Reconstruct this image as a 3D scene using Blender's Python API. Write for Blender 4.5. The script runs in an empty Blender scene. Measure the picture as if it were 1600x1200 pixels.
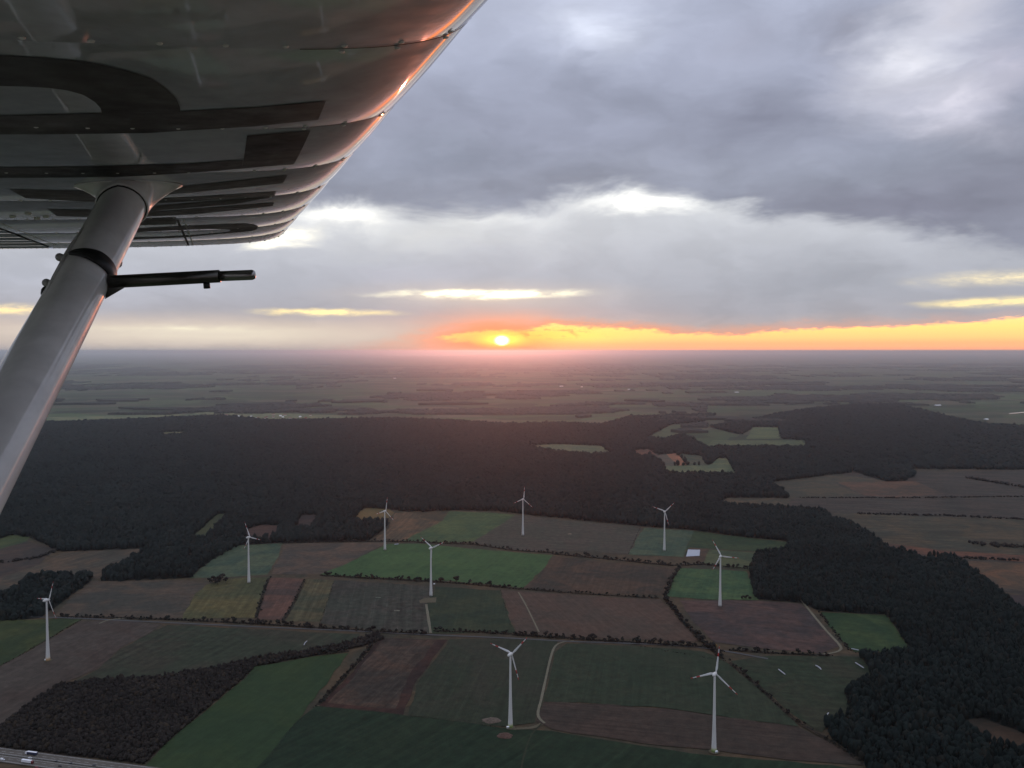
import bpy, bmesh, math, random
import numpy as np
from mathutils import Vector, Matrix
from mathutils.geometry import tessellate_polygon

random.seed(7)
rng = np.random.default_rng(11)
scene = bpy.context.scene
COL = scene.collection

# ------------------------------------------------------------------ camera
F = 1280.0                     # focal length in units of the 1600-wide photograph
CAMZ = 500.0
LEVEL = 548.0                  # picture row of the level line
PITCH = math.atan((600.0 - LEVEL) / F)
cam_d = bpy.data.cameras.new("camera")
cam_d.sensor_width = 36.0
cam_d.lens = 36.0 * F / 1600.0
cam_d.clip_start = 0.05
cam_d.clip_end = 300000.0
cam = bpy.data.objects.new("camera", cam_d)
cam.location = (0, 0, CAMZ)
cam.rotation_euler = (math.pi / 2 - PITCH, 0, 0)
COL.objects.link(cam)
scene.camera = cam
scene.view_settings.view_transform = 'Standard'
scene.view_settings.look = 'None'
scene.view_settings.gamma = 1.0
scene.view_settings.exposure = 0.0
scene.view_settings.use_curve_mapping = False
scene.cycles.max_bounces = 8
scene.cycles.volume_bounces = 6
scene.cycles.use_denoising = True

CP, SP = math.cos(PITCH), math.sin(PITCH)
def cam2w(p):
    """camera-space (right, up, forward) to world"""
    x, y, z = p
    return Vector((x, z * CP + y * SP, CAMZ - z * SP + y * CP))
def camdir(v):
    x, y, z = v
    return Vector((x, z * CP + y * SP, -z * SP + y * CP))
def pxdir(px, py):
    return camdir(((px - 800.0) / F, (600.0 - py) / F, 1.0))
def ground(px, py, z=0.0):
    d = pxdir(px, py)
    t = (CAMZ - z) / -d.z
    return (d.x * t, d.y * t)
def w2px(P):
    """world points (N,3) to photograph pixels"""
    P = np.asarray(P, float)
    q = P - np.array([0, 0, CAMZ])
    zf = q[..., 1] * CP - q[..., 2] * SP
    yu = q[..., 1] * SP + q[..., 2] * CP
    return np.stack([800 + F * q[..., 0] / zf, 600 - F * yu / zf], -1)
def lin1(c):
    c /= 255.0
    return c / 12.92 if c <= 0.04045 else ((c + 0.055) / 1.055) ** 2.4
def lin(r, g, b):
    return (lin1(r), lin1(g), lin1(b))

# ------------------------------------------------------------------ node helpers
class NT:
    def __init__(self, tree):
        self.t = tree
        self.n = tree.nodes
        self.l = tree.links
    def link(self, a, b):
        self.l.new(a, b)
    def put(self, sock, v):
        if isinstance(v, bpy.types.NodeSocket):
            self.l.new(v, sock)
        else:
            sock.default_value = v
    def math(self, op, a, b=None, c=None, clamp=False):
        n = self.n.new('ShaderNodeMath'); n.operation = op; n.use_clamp = clamp
        self.put(n.inputs[0], a)
        if b is not None: self.put(n.inputs[1], b)
        if c is not None: self.put(n.inputs[2], c)
        return n.outputs[0]
    def vmath(self, op, a, b=None, scale=None):
        n = self.n.new('ShaderNodeVectorMath'); n.operation = op
        self.put(n.inputs[0], a)
        if b is not None: self.put(n.inputs[1], b)
        if scale is not None: self.put(n.inputs['Scale'], scale)
        return n.outputs[0]
    def noise(self, vec, scale, detail=4, rough=0.55, distort=0.0, color=False):
        n = self.n.new('ShaderNodeTexNoise')
        self.put(n.inputs['Vector'], vec)
        n.inputs['Scale'].default_value = scale
        n.inputs['Detail'].default_value = detail
        n.inputs['Roughness'].default_value = rough
        n.inputs['Distortion'].default_value = distort
        return n.outputs['Color' if color else 'Fac']
    def mix(self, fac, a, b, blend='MIX'):
        n = self.n.new('ShaderNodeMix'); n.data_type = 'RGBA'; n.blend_type = blend
        n.clamp_factor = True
        self.put(n.inputs[0], fac)
        for s, v in ((n.inputs[6], a), (n.inputs[7], b)):
            if isinstance(v, bpy.types.NodeSocket): self.l.new(v, s)
            else: s.default_value = (v[0], v[1], v[2], 1.0)
        return n.outputs[2]
    def maprange(self, v, a, b, c, d, smooth=False):
        n = self.n.new('ShaderNodeMapRange')
        if smooth: n.interpolation_type = 'SMOOTHSTEP'
        self.put(n.inputs[0], v)
        for i, q in enumerate((a, b, c, d)): self.put(n.inputs[i + 1], q)
        return n.outputs[0]
    def ramp(self, v, stops, interp='LINEAR'):
        n = self.n.new('ShaderNodeValToRGB')
        cr = n.color_ramp; cr.interpolation = interp
        while len(cr.elements) < len(stops): cr.elements.new(0.5)
        for e, (p, c) in zip(cr.elements, stops):
            e.position = p; e.color = (c[0], c[1], c[2], 1.0)
        self.put(n.inputs[0], v)
        return n.outputs[0]
    def combine(self, x, y, z):
        n = self.n.new('ShaderNodeCombineXYZ')
        for s, v in zip(n.inputs, (x, y, z)): self.put(s, v)
        return n.outputs[0]
    def separate(self, v):
        n = self.n.new('ShaderNodeSeparateXYZ'); self.put(n.inputs[0], v)
        return n.outputs

# ------------------------------------------------------------------ sky
SUN_AZ = math.atan((784 - 800) / F)
SUN_EL = math.radians(1.2)
world = bpy.data.worlds.new("World")
scene.world = world
world.use_nodes = True
wt = world.node_tree
wt.nodes.clear()
W = NT(wt)

def uv_of(px, py):
    d = pxdir(px, py).normalized()
    return (math.atan2(d.x, d.y) * F, -math.asin(d.z) * F)      # heading, depression in "pixels"

tc = wt.nodes.new('ShaderNodeTexCoord').outputs['Generated']
dx, dy, dz = W.separate(tc)
U = W.math('MULTIPLY', W.math('ARCTAN2', dx, dy), F)
V = W.math('MULTIPLY', W.math('ARCSINE', dz), -F)
# cloud sheet coordinates: the direction met with a flat layer overhead
zc = W.math('ADD', W.math('ABSOLUTE', dz), 0.12)
cl = W.combine(W.math('DIVIDE', dx, zc), W.math('DIVIDE', dy, zc), 0.0)
big = W.noise(cl, 1.3, 5, 0.55, 0.4, color=True)
fine = W.noise(W.combine(W.math('MULTIPLY', U, 0.006), W.math('MULTIPLY', V, 0.016), 3.7), 1.0, 6, 0.6, 0.3, color=True)
finest = W.noise(W.combine(W.math('MULTIPLY', U, 0.02), W.math('MULTIPLY', V, 0.07), 9.1), 1.0, 4, 0.6, 0.0, color=True)
def centred(c, amp):
    return W.vmath('MULTIPLY', W.vmath('SUBTRACT', c, (0.5, 0.5, 0.5)), amp)
UV = W.combine(U, V, 0.0)
warpA = W.vmath('ADD', W.vmath('ADD', UV, centred(fine, (170, 90, 0))), centred(big, (130, 50, 0)))
warpB = W.vmath('ADD', W.vmath('ADD', UV, centred(fine, (60, 8, 0))), centred(finest, (44, 9, 0)))
uA, vA, _ = W.separate(warpA)
uB, vB, _ = W.separate(warpB)

def curve_of(u, pts):
    """piecewise-linear row (as depression) against heading, from picture points"""
    uv = sorted(uv_of(*p) for p in pts)
    lo, hi = -2600.0, 2600.0
    n = wt.nodes.new('ShaderNodeFloatCurve')
    c = n.mapping.curves[0]
    n.mapping.use_clip = False
    vals = [(-2600.0, uv[0][1])] + uv + [(2600.0, uv[-1][1])]
    while len(c.points) < len(vals): c.points.new(0.5, 0.5)
    for p, (a, b) in zip(c.points, vals):
        p.location = ((a - lo) / (hi - lo), (b + 600) / 700.0); p.handle_type = 'VECTOR'
    n.mapping.update()
    W.put(n.inputs['Value'], W.maprange(u, lo, hi, 0, 1))
    return W.math('SUBTRACT', W.math('MULTIPLY', n.outputs[0], 700.0), 600.0)

def blob(base, vec, c, r, rgb, w, rot=0.0, gain=1.0, kind='QUADRATIC_SPHERE'):
    m = wt.nodes.new('ShaderNodeMapping'); m.vector_type = 'TEXTURE'
    W.put(m.inputs['Vector'], vec)
    u0, v0 = uv_of(*c)
    m.inputs['Location'].default_value = (u0, v0, 0)
    m.inputs['Rotation'].default_value = (0, 0, math.radians(rot))
    m.inputs['Scale'].default_value = (r[0], r[1], 1)
    g = wt.nodes.new('ShaderNodeTexGradient'); g.gradient_type = kind
    W.link(m.outputs[0], g.inputs[0])
    k = lin(*rgb) if max(rgb) > 12 else rgb
    return W.mix(W.math('MULTIPLY', g.outputs['Fac'], w, clamp=True), base, tuple(x * gain for x in k))

tear = W.maprange(W.separate(finest)[2], .36, .62, .25, 1.25)
def streak(base, vec, c, r, rgb, w, rot=0.0, gain=1.0):
    return blob(base, vec, c, r, rgb, W.math('MULTIPLY', tear, w), rot, gain)
def vt(py): return (uv_of(800, py)[1] + 520) / 640.0
# upper cloud deck, by elevation
deck = W.ramp(W.math('DIVIDE', W.math('ADD', vA, 520), 640.0), [
    (0.0, lin(166, 172, 192)), (vt(100), lin(160, 166, 186)), (vt(200), lin(151, 156, 175)),
    (vt(290), lin(143, 148, 164)), (vt(360), lin(137, 141, 156))])
for c, r, rgb, w, rot in [
    ((850, 10), (260, 120), (186, 192, 212), .8, 0), ((940, 40), (160, 85), (210, 216, 233), 1.05, 15),
    ((640, 60), (200, 120), (176, 182, 203), .7, 0),
    ((700, 250), (300, 70), (138, 144, 161), 1.0, 0), ((980, 170), (260, 70), (141, 146, 164), .8, 0),
    ((1190, 190), (190, 80), (134, 138, 156), 1.1, 0), ((1150, 70), (160, 80), (163, 167, 186), .7, 0),
    ((1340, 60), (130, 70), (143, 145, 161), .8, 0), ((1360, 130), (130, 70), (168, 170, 187), .7, 0),
    ((1445, 90), (150, 95), (222, 223, 233), 1.1, -20), ((1500, 165), (120, 75), (204, 203, 215), 1.0, 20),
    ((1500, 15), (110, 50), (208, 208, 220), 1.0, 0), ((1570, 110), (90, 120), (190, 188, 203), .7, 0),
    ((1590, 270), (140, 120), (130, 132, 148), 1.1, 0), ((1420, 330), (330, 80), (127, 129, 145), 1.2, 8),
    ((1060, 265), (180, 40), (158, 163, 180), .6, 0), ((900, 285), (230, 40), (139, 143, 158), .9, 0)]:
    deck = blob(deck, warpA, c, r, rgb, w, rot)
# layer under the deck
low = W.ramp(W.math('DIVIDE', W.math('ADD', vB, 520), 640.0), [
    (vt(300), lin(205, 208, 213)), (vt(350), lin(196, 199, 206)), (vt(400), lin(182, 185, 194)),
    (vt(450), lin(171, 174, 184)), (vt(490), lin(166, 165, 173)), (vt(515), lin(188, 172, 168)),
    (vt(545), lin(176, 163, 160))])
for c, r, rgb, w, gain in [
    ((1010, 318), (150, 26), (252, 252, 247), 1.8, 1.15), ((1130, 315), (170, 45), (218, 221, 225), .9, 1),
    ((520, 345), (120, 34), (252, 251, 244), 1.8, 1.15), ((425, 374), (90, 20), (255, 250, 232), 1.6, 1.3),
    ((660, 362), (420, 64), (212, 214, 216), .95, 1), ((760, 338), (260, 26), (226, 228, 229), .9, 1),
    ((1300, 365), (280, 34), (188, 191, 199), .8, 1), ((1280, 450), (420, 70), (157, 160, 170), 1.1, 1),
    ((620, 440), (160, 30), (178, 178, 190), .5, 1), ((160, 440), (420, 60), (186, 189, 201), .8, 1)]:
    low = blob(low, warpA, c, r, rgb, w, 0, gain)
edge = curve_of(uA, [(200, 335), (400, 330), (520, 322), (620, 332), (760, 328), (880, 312), (960, 300), (1070, 305), (1200, 338), (1340, 358), (1500, 385), (1600, 400)])
tex1 = W.noise(W.vmath('ADD', cl, (7.3, 2.1, 0)), 3.0, 5, 0.52, 0.3)
tex2 = W.noise(W.combine(W.math('MULTIPLY', uA, 0.011), W.math('MULTIPLY', vA, 0.017), 1.3), 1.0, 4, 0.5, 0.2)
kdeck = W.math('MULTIPLY', W.maprange(tex1, .3, .7, .93, 1.08), W.maprange(tex2, .3, .7, .92, 1.09))
deck = W.vmath('SCALE', deck, None, kdeck)
klow = W.maprange(tex2, .3, .7, .93, 1.08)
low = W.vmath('SCALE', low, None, klow)
m_deck = W.maprange(W.math('SUBTRACT', vA, edge), 16.0, -22.0, 0.0, 1.0, smooth=True)
skyc = W.mix(m_deck, low, deck)
# warm air low on the left, pink over the sun
skyc = blob(skyc, warpB, (330, 522), (640, 42), (222, 211, 194), 1.3)
skyc = streak(skyc, warpB, (280, 514), (260, 8), (240, 232, 208), .8)
skyc = blob(skyc, warpB, (800, 500), (330, 44), (214, 182, 172), 1.2)
skyc = blob(skyc, warpB, (775, 520), (170, 52), (255, 158, 112), 1.3)
skyc = blob(skyc, warpB, (250, 552), (640, 17), (160, 158, 162), 1.3)
# bright slits between the layers
skyc = blob(skyc, warpB, (760, 462), (330, 34), (226, 206, 188), .9)
skyc = streak(skyc, warpB, (755, 459), (215, 11), (255, 248, 214), 3.0, -0.6, 1.5)
skyc = streak(skyc, warpB, (510, 488), (150, 9), (255, 232, 172), 2.4, 0, 1.15)
skyc = streak(skyc, warpB, (20, 484), (90, 11), (255, 230, 175), 2.0, 0, 1.1)
skyc = streak(skyc, warpB, (1570, 434), (150, 17), (250, 234, 196), 1.3)
skyc = streak(skyc, warpB, (1560, 472), (130, 11), (255, 235, 180), 2.0)
# clear gap along the horizon
gapw = W.vmath('ADD', UV, W.vmath('ADD', centred(fine, (60, 10, 0)), W.vmath('ADD', centred(finest, (60, 20, 0)), centred(W.noise(W.combine(W.math('MULTIPLY', U, 0.06), W.math('MULTIPLY', V, 0.2), 4.4), 1.0, 4, 0.65, color=True), (30, 11, 0)))))
uG, vG, _ = W.separate(gapw)
gap_top = curve_of(uG, [(40, 562), (380, 560), (560, 548), (680, 526), (740, 517), (830, 515), (868, 508), (930, 511), (1000, 514), (1080, 521), (1140, 521), (1230, 516), (1330, 511), (1450, 506), (1540, 500), (1600, 494), (2600, 520)])
gap_bot = curve_of(uG, [(560, 522), (665, 527), (720, 534), (784, 542), (870, 549), (1000, 575), (1600, 600)])
m_gap = W.math('MULTIPLY', W.maprange(W.math('SUBTRACT', vG, gap_top), -2.5, 3.5, 0.0, 1.0, smooth=True),
               W.maprange(W.math('SUBTRACT', vG, gap_bot), 2.0, -6.0, 0.0, 1.0, smooth=True))
fringe = W.maprange(W.math('SUBTRACT', vG, gap_top), -17.0, 0.0, 0.0, .75, smooth=True)
fringe = W.math('MULTIPLY', fringe, W.maprange(W.math('ABSOLUTE', W.math('SUBTRACT', U, 60.0)), 150.0, 620.0, 1.0, 0.15))
fringe = W.math('MULTIPLY', fringe, W.maprange(uG, -330.0, -60.0, 0.0, 1.0, smooth=True))
skyc = W.mix(fringe, skyc, lin(238, 160, 124))
def gt(py): return (uv_of(800, py)[1] + 50) / 80.0
gapc = W.ramp(W.math('DIVIDE', W.math('ADD', V, 50), 80.0), [
    (gt(496), (1.7, .85, .33)), (gt(515), (2.2, .78, .25)), (gt(529), (2.2, .64, .24)), (gt(537), (1.6, .50, .23)),
    (gt(542), (1.35, .50, .24)), (gt(548), (1.1, .46, .26)), (gt(556), lin(185, 158, 150))])
nish = wt.nodes.new('ShaderNodeTexSky')
nish.sky_type = 'NISHITA'
nish.sun_disc = False
nish.sun_elevation = SUN_EL
nish.sun_rotation = SUN_AZ
nish.altitude = 500.0
gapc = blob(gapc, UV, (850, 524), (260, 26), (3.0, .84, .18), 1.4)
# torn cloud shreds across the gap near the sun
shred = W.noise(W.combine(W.math('MULTIPLY', uG, 0.03), W.math('MULTIPLY', vG, 0.14), 8.2), 1.0, 5, 0.6, 0.5)
shred = W.math('MULTIPLY', W.maprange(shred, .54, .64, 0, .75, smooth=True), W.maprange(W.math('ABSOLUTE', W.math('SUBTRACT', U, 110.0)), 20.0, 330.0, 1.0, 0.0))
shred = W.math('MULTIPLY', shred, W.maprange(V, -34.0, -14.0, 1.0, 0.0))
gapc = W.mix(shred, gapc, lin(238, 165, 112))
skyc = W.mix(m_gap, skyc, gapc)
skyc = blob(skyc, warpB, (822, 523), (22, 5), (225, 150, 100), 1.0, 35)
skyc = blob(skyc, warpB, (895, 522), (26, 5), (240, 180, 110), .9, 20)
# the sun showing through the gap and the glow round it
skyc = blob(skyc, UV, (784, 538), (160, 46), (1.7, .28, .09), 1.1)
skyc = blob(skyc, UV, (784, 531), (62, 18), (3.6, 1.15, .17), 1.5)
skyc = blob(skyc, UV, (784, 532), (15, 10), (255, 246, 214), 1.8, 0, 5.0)
# overcast: brighter towards the zenith
cie = W.math('DIVIDE', W.math('ADD', W.math('MULTIPLY', W.math('MAXIMUM', dz, 0.33), 2.0), 1.0), 1.66)
skyc = W.vmath('SCALE', skyc, None, cie)
bg1 = wt.nodes.new('ShaderNodeBackground'); W.link(nish.outputs[0], bg1.inputs[0]); bg1.inputs[1].default_value = 0.05
bg2 = wt.nodes.new('ShaderNodeBackground'); W.link(skyc, bg2.inputs[0]); bg2.inputs[1].default_value = 1.16
mixb = wt.nodes.new('ShaderNodeMixShader'); mixb.inputs[0].default_value = 0.96
W.link(bg1.outputs[0], mixb.inputs[1]); W.link(bg2.outputs[0], mixb.inputs[2])
wo = wt.nodes.new('ShaderNodeOutputWorld'); W.link(mixb.outputs[0], wo.inputs[0])
world.cycles.sampling_method = 'MANUAL'
world.cycles.sample_map_resolution = 1024

sun_d = bpy.data.lights.new("sun", 'SUN')
sun_d.energy = 0.21
sun_d.angle = math.radians(0.55)
sun_d.color = (1.0, 0.29, 0.17)
sun = bpy.data.objects.new("sun", sun_d)
sv = Vector((math.sin(SUN_AZ) * math.cos(SUN_EL), math.cos(SUN_AZ) * math.cos(SUN_EL), math.sin(SUN_EL)))
sun.rotation_euler = (-sv).to_track_quat('-Z', 'Y').to_euler()
sun.location = (0, 0, 800)
COL.objects.link(sun)

# ------------------------------------------------------------------ object helpers
def link(o, parent=None):
    COL.objects.link(o)
    if parent is not None: o.parent = parent
    return o
def tag(o, label=None, cat=None, group=None, kind=None):
    for k, v in (('label', label), ('category', cat), ('group', group), ('kind', kind)):
        if v: o[k] = v
    return o
def empty(name, loc, label, cat, group=None):
    o = bpy.data.objects.new(name, None)
    o.location = loc; o.empty_display_size = 1.0
    link(o)
    return tag(o, label, cat, group)
def mesh_obj(name, verts, faces, mats, parent=None, smooth=False, midx=None):
    me = bpy.data.meshes.new(name)
    me.from_pydata([tuple(v) for v in verts], [], [tuple(f) for f in faces])
    for m in (mats if isinstance(mats, (list, tuple)) else [mats]): me.materials.append(m)
    if midx is not None: me.polygons.foreach_set('material_index', np.asarray(midx, dtype=np.int32))
    if smooth: me.polygons.foreach_set('use_smooth', np.ones(len(me.polygons), dtype=bool))
    me.update()
    return link(bpy.data.objects.new(name, me), parent)
def np_mesh(name, V_, T_, mats, midx=None, smooth=True):
    me = bpy.data.meshes.new(name)
    nv, nt = len(V_), len(T_)
    me.vertices.add(nv); me.vertices.foreach_set('co', np.asarray(V_, dtype=np.float32).ravel())
    me.loops.add(nt * 3); me.loops.foreach_set('vertex_index', np.asarray(T_, dtype=np.int32).ravel())
    me.polygons.add(nt)
    me.polygons.foreach_set('loop_start', np.arange(0, nt * 3, 3, dtype=np.int32))
    for m in mats: me.materials.append(m)
    if midx is not None: me.polygons.foreach_set('material_index', np.asarray(midx, dtype=np.int32))
    me.polygons.foreach_set('use_smooth', np.full(nt, smooth, dtype=bool))
    me.update(calc_edges=True)
    me.validate()
    return me

def material(name, rgb, rough=0.6, metal=0.0, spec=0.5, coat=0.0, var=0.0, scale=1.0, bump=0.0, rgb2=None):
    m = bpy.data.materials.new(name); m.use_nodes = True
    t = NT(m.node_tree)
    b = m.node_tree.nodes['Principled BSDF']
    b.inputs['Roughness'].default_value = rough
    b.inputs['Metallic'].default_value = metal
    b.inputs['Specular IOR Level'].default_value = spec
    b.inputs['Coat Weight'].default_value = coat
    b.inputs['Coat Roughness'].default_value = 0.06
    if var or rgb2 or bump:
        co = m.node_tree.nodes.new('ShaderNodeTexCoord').outputs['Object']
        n = t.noise(co, scale, 5, 0.6)
        a = tuple(max(0, c * (1 - var)) for c in rgb)
        c2 = rgb2 if rgb2 else tuple(c * (1 + var) for c in rgb)
        t.link(t.mix(t.maprange(n, 0.3, 0.7, 0, 1), a, c2), b.inputs['Base Color'])
        if bump:
            bn = m.node_tree.nodes.new('ShaderNodeBump'); bn.inputs['Strength'].default_value = bump
            bn.inputs['Distance'].default_value = 0.02
            t.link(t.noise(co, scale * 6, 3), bn.inputs['Height']); t.link(bn.outputs[0], b.inputs['Normal'])
    else:
        b.inputs['Base Color'].default_value = (*rgb, 1)
    return m

GAIN = 1.08
def alb(r, g, b):
    a = lin(r, g, b)
    return (a[0] * GAIN, a[1] * GAIN, a[2] * GAIN * .88)

def field_material(name, rgb, rows=None, mottling=0.25, rgb2=None):
    """soil or crop: broad patches, fine mottling and drill rows running one way"""
    m = bpy.data.materials.new(name); m.use_nodes = True
    t = NT(m.node_tree)
    b = m.node_tree.nodes['Principled BSDF']
    b.inputs['Roughness'].default_value = 0.95
    b.inputs['Specular IOR Level'].default_value = 0.1
    co = m.node_tree.nodes.new('ShaderNodeTexCoord').outputs['Object']
    base = alb(*rgb)
    other = alb(*(rgb2 if rgb2 else tuple(min(255, c * k) for c, k in zip(rgb, (1.36, 1.18, 1.10)))))
    seed = random.uniform(-900, 900)
    cs = t.vmath('ADD', co, (seed, seed * .7, 0))
    patch = t.noise(cs, 0.009, 5, 0.62, 1.0)
    c = t.mix(t.maprange(patch, 0.38, 0.64, 0, 1, True), base, other)
    mott = t.maprange(t.noise(cs, 0.07, 5, 0.68), 0.3, 0.7, 1 - mottling * 1.3, 1 + mottling * 1.3)
    grain = t.maprange(t.noise(cs, 0.6, 3, 0.7), 0.3, 0.7, 0.86, 1.14)
    k = t.math('MULTIPLY', mott, grain)
    if rows is not None:
        ang, spacing, depth = rows
        mp = m.node_tree.nodes.new('ShaderNodeMapping')
        mp.inputs['Rotation'].default_value = (0, 0, -ang)
        t.link(co, mp.inputs[0])
        mp2 = t.vmath('MULTIPLY', mp.outputs[0], (0.006, 1.0 / spacing, 0))
        st = t.noise(mp2, 1.0, 3, 0.6)
        k = t.math('MULTIPLY', k, t.maprange(st, 0.3, 0.7, 1 - depth * 1.5, 1 + depth * 1.5))
        # tramlines
        sx = t.separate(mp.outputs[0])[1]
        w = t.math('ABSOLUTE', t.math('SUBTRACT', t.math('FRACT', t.math('DIVIDE', sx, 24.0)), 0.5))
        k = t.math('MULTIPLY', k, t.maprange(w, 0.0, 0.06, 1.0 + depth * 1.2, 1.0, True))
    t.link(t.vmath('SCALE', c, None, k), b.inputs['Base Color'])
    return m

# ------------------------------------------------------------------ ground sheet
def ground_material():
    m = bpy.data.materials.new("open_country"); m.use_nodes = True
    t = NT(m.node_tree)
    b = m.node_tree.nodes['Principled BSDF']
    b.inputs['Roughness'].default_value = 1.0
    b.inputs['Specular IOR Level'].default_value = 0.05
    co = m.node_tree.nodes.new('ShaderNodeTexCoord').outputs['Object']
    cw = t.vmath('ADD', co, t.vmath('MULTIPLY', t.vmath('SUBTRACT', t.noise(co, 0.0011, 3, color=True), (.5, .5, .5)), (500, 500, 0)))
    def cells(scale, stretch, rot):
        mp = m.node_tree.nodes.new('ShaderNodeMapping')
        mp.inputs['Rotation'].default_value = (0, 0, rot)
        mp.inputs['Scale'].default_value = (scale, scale * stretch, 1)
        t.link(cw, mp.inputs[0])
        v = m.node_tree.nodes.new('ShaderNodeTexVoronoi')
        v.voronoi_dimensions = '2D'; v.distance = 'CHEBYCHEV'; v.feature = 'F1'
        v.inputs['Scale'].default_value = 1.0
        v.inputs['Randomness'].default_value = 1.0
        t.link(mp.outputs[0], v.inputs['Vector'])
        return v.outputs['Color']
    c1 = t.separate(cells(1 / 420.0, 1.5, 0.35))[0]
    c2 = t.separate(cells(1 / 1500.0, 1.3, -0.2))[1]
    pal = [(0.0, alb(62, 68, 57)), (.22, alb(71, 80, 63)), (.42, alb(78, 75, 66)), (.6, alb(73, 85, 65)), (.78, alb(86, 82, 72)), (.9, alb(54, 60, 52))]
    a = t.ramp(c1, pal, 'CONSTANT')
    a2 = t.ramp(c2, [(0, (.75, .8, .75)), (.5, (1, 1, .95)), (1, (1.25, 1.2, 1.1))])
    k = t.maprange(t.noise(co, 0.006, 5, .6), .3, .7, .8, 1.2)
    t.link(t.vmath('SCALE', t.mix(1.0, a, a2, 'MULTIPLY'), None, k), b.inputs['Base Color'])
    return m
R_G = 150000.0
gv, gf = [], []
rad = [0, 300, 800, 1500, 3000, 6000, 12000, 26000, 60000, R_G]
NS = 96
gv.append((0, 0, 0))
for r in rad[1:]:
    for k in range(NS):
        gv.append((r * math.cos(2 * math.pi * k / NS), r * math.sin(2 * math.pi * k / NS), 0))
for k in range(NS): gf.append((0, 1 + k, 1 + (k + 1) % NS))
for j in range(len(rad) - 2):
    a, b = 1 + j * NS, 1 + (j + 1) * NS
    for k in range(NS):
        gf.append((a + k, b + k, b + (k + 1) % NS, a + (k + 1) % NS))
g_o = mesh_obj("ground", gv, gf, ground_material())
tag(g_o, "flat farmland reaching to the horizon", None, None, 'structure')

# haze: one closed box of even air
HZ = 155000.0
hv = [(x, y, z) for z in (-1.5, CAMZ + 30.0) for x, y in ((-HZ, -HZ), (HZ, -HZ), (HZ, HZ), (-HZ, HZ))]
hm = bpy.data.materials.new("evening_air"); hm.use_nodes = True
hm.node_tree.nodes.clear()
pv = hm.node_tree.nodes.new('ShaderNodeVolumePrincipled')
pv.inputs['Color'].default_value = (0.82, 0.92, 1.0, 1)
pv.inputs['Density'].default_value = 1.0 / 34000.0
pv.inputs['Anisotropy'].default_value = 0.85
ho = hm.node_tree.nodes.new('ShaderNodeOutputMaterial')
hm.node_tree.links.new(pv.outputs[0], ho.inputs['Volume'])
hz = mesh_obj("haze", hv, [(0, 3, 2, 1), (4, 5, 6, 7), (0, 1, 5, 4), (1, 2, 6, 5), (2, 3, 7, 6), (3, 0, 4, 7)], hm)
tag(hz, "thin evening haze over the plain", None, None, 'stuff')

# ------------------------------------------------------------------ fields
layer = [0]
def sheet(name, pts_px, mat, label, jit=2.2, dens=24.0, dz=0.012):
    layer[0] += 1
    z = 0.2 + layer[0] * dz
    P = [ground(x, y) for x, y in pts_px]
    out = []
    for i, a in enumerate(P):
        b = P[(i + 1) % len(P)]
        L = math.dist(a, b)
        n = max(1, min(40, int(L / dens)))
        for k in range(n):
            f = k / n
            j = 0 if k == 0 else jit * (1 + L / 600)
            out.append(Vector((a[0] + (b[0] - a[0]) * f + random.uniform(-j, j), a[1] + (b[1] - a[1]) * f + random.uniform(-j, j), z)))
    tris = tessellate_polygon([out])
    o = mesh_obj(name, out, tris, mat)
    # all faces up
    me = o.data
    bm = bmesh.new(); bm.from_mesh(me)
    for f in bm.faces:
        if f.normal.z < 0: f.normal_flip()
    bm.to_mesh(me); bm.free()
    return tag(o, label, None, None, 'structure')

def gang(a, b):
    A, B = ground(*a), ground(*b)
    return math.atan2(B[1] - A[1], B[0] - A[0])
def field(pts, rgb, label, rowdir=None, depth=0.14, spacing=5.0, mott=0.25, rgb2=None):
    rows = (gang(*rowdir), spacing, depth) if rowdir else None
    return sheet("field", pts, field_material("field_soil_or_crop", rgb, rows, mott, rgb2), label)

# -- far clearings and heath (from far to near)
field([(-300, 700), (1900, 700), (2300, 1300), (-700, 1300)], (56, 53, 45), "rough grass and verges between the fields")
field([(60, 662), (78, 652), (170, 650), (300, 647), (330, 640), (440, 646), (560, 650), (560, 655), (420, 657), (340, 652), (250, 654), (90, 661)], (84, 94, 74), "pale green strip of fields beyond the big forest")
field([(1012, 684), (1048, 665), (1092, 662), (1068, 676), (1034, 686)], (62, 74, 58), "small green field among the far woods")
field([(1104, 697), (1114, 688), (1252, 688), (1262, 698)], (64, 76, 58), "long green clearing in the far woods")
field([(1166, 686), (1176, 668), (1216, 667), (1218, 685)], (68, 80, 60), "square green clearing above the long one")
HEATH = [(1120, 792), (1235, 779), (1202, 753), (1330, 736), (1410, 738), (1600, 735), (1760, 735), (1760, 960), (1600, 930), (1545, 920), (1500, 882), (1440, 872), (1390, 863), (1330, 818), (1280, 798)]
field(HEATH, (57, 53, 49), "broad brown heath on the right", ((1300, 780), (1600, 790)), 0.3, 22.0, 0.3, (66, 57, 52))
field([(1305, 752), (1370, 751), (1430, 752), (1475, 772), (1400, 777), (1350, 774)], (68, 58, 51), "tan strip on the heath", ((1320, 760), (1460, 768)), 0.2, 14)
field([(1200, 752), (1290, 738), (1388, 752), (1300, 754), (1350, 775), (1235, 779)], (57, 57, 50), "olive grass at the edge of the heath")
field([(1600, 812), (1410, 806), (1340, 802), (1300, 802), (1390, 855), (1470, 862), (1600, 868)], (56, 55, 48), "olive middle of the heath", ((1320, 810), (1600, 820)), 0.24, 20)
field([(1385, 864), (1380, 848), (1470, 860), (1600, 868), (1760, 880), (1760, 885), (1600, 878), (1500, 872)], (72, 55, 48), "rust coloured bracken strip on the heath")
field([(1480, 876), (1600, 880), (1760, 886), (1760, 950), (1600, 922), (1552, 918), (1515, 890)], (74, 61, 51), "orange brown plot beside the dark wood")
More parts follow.
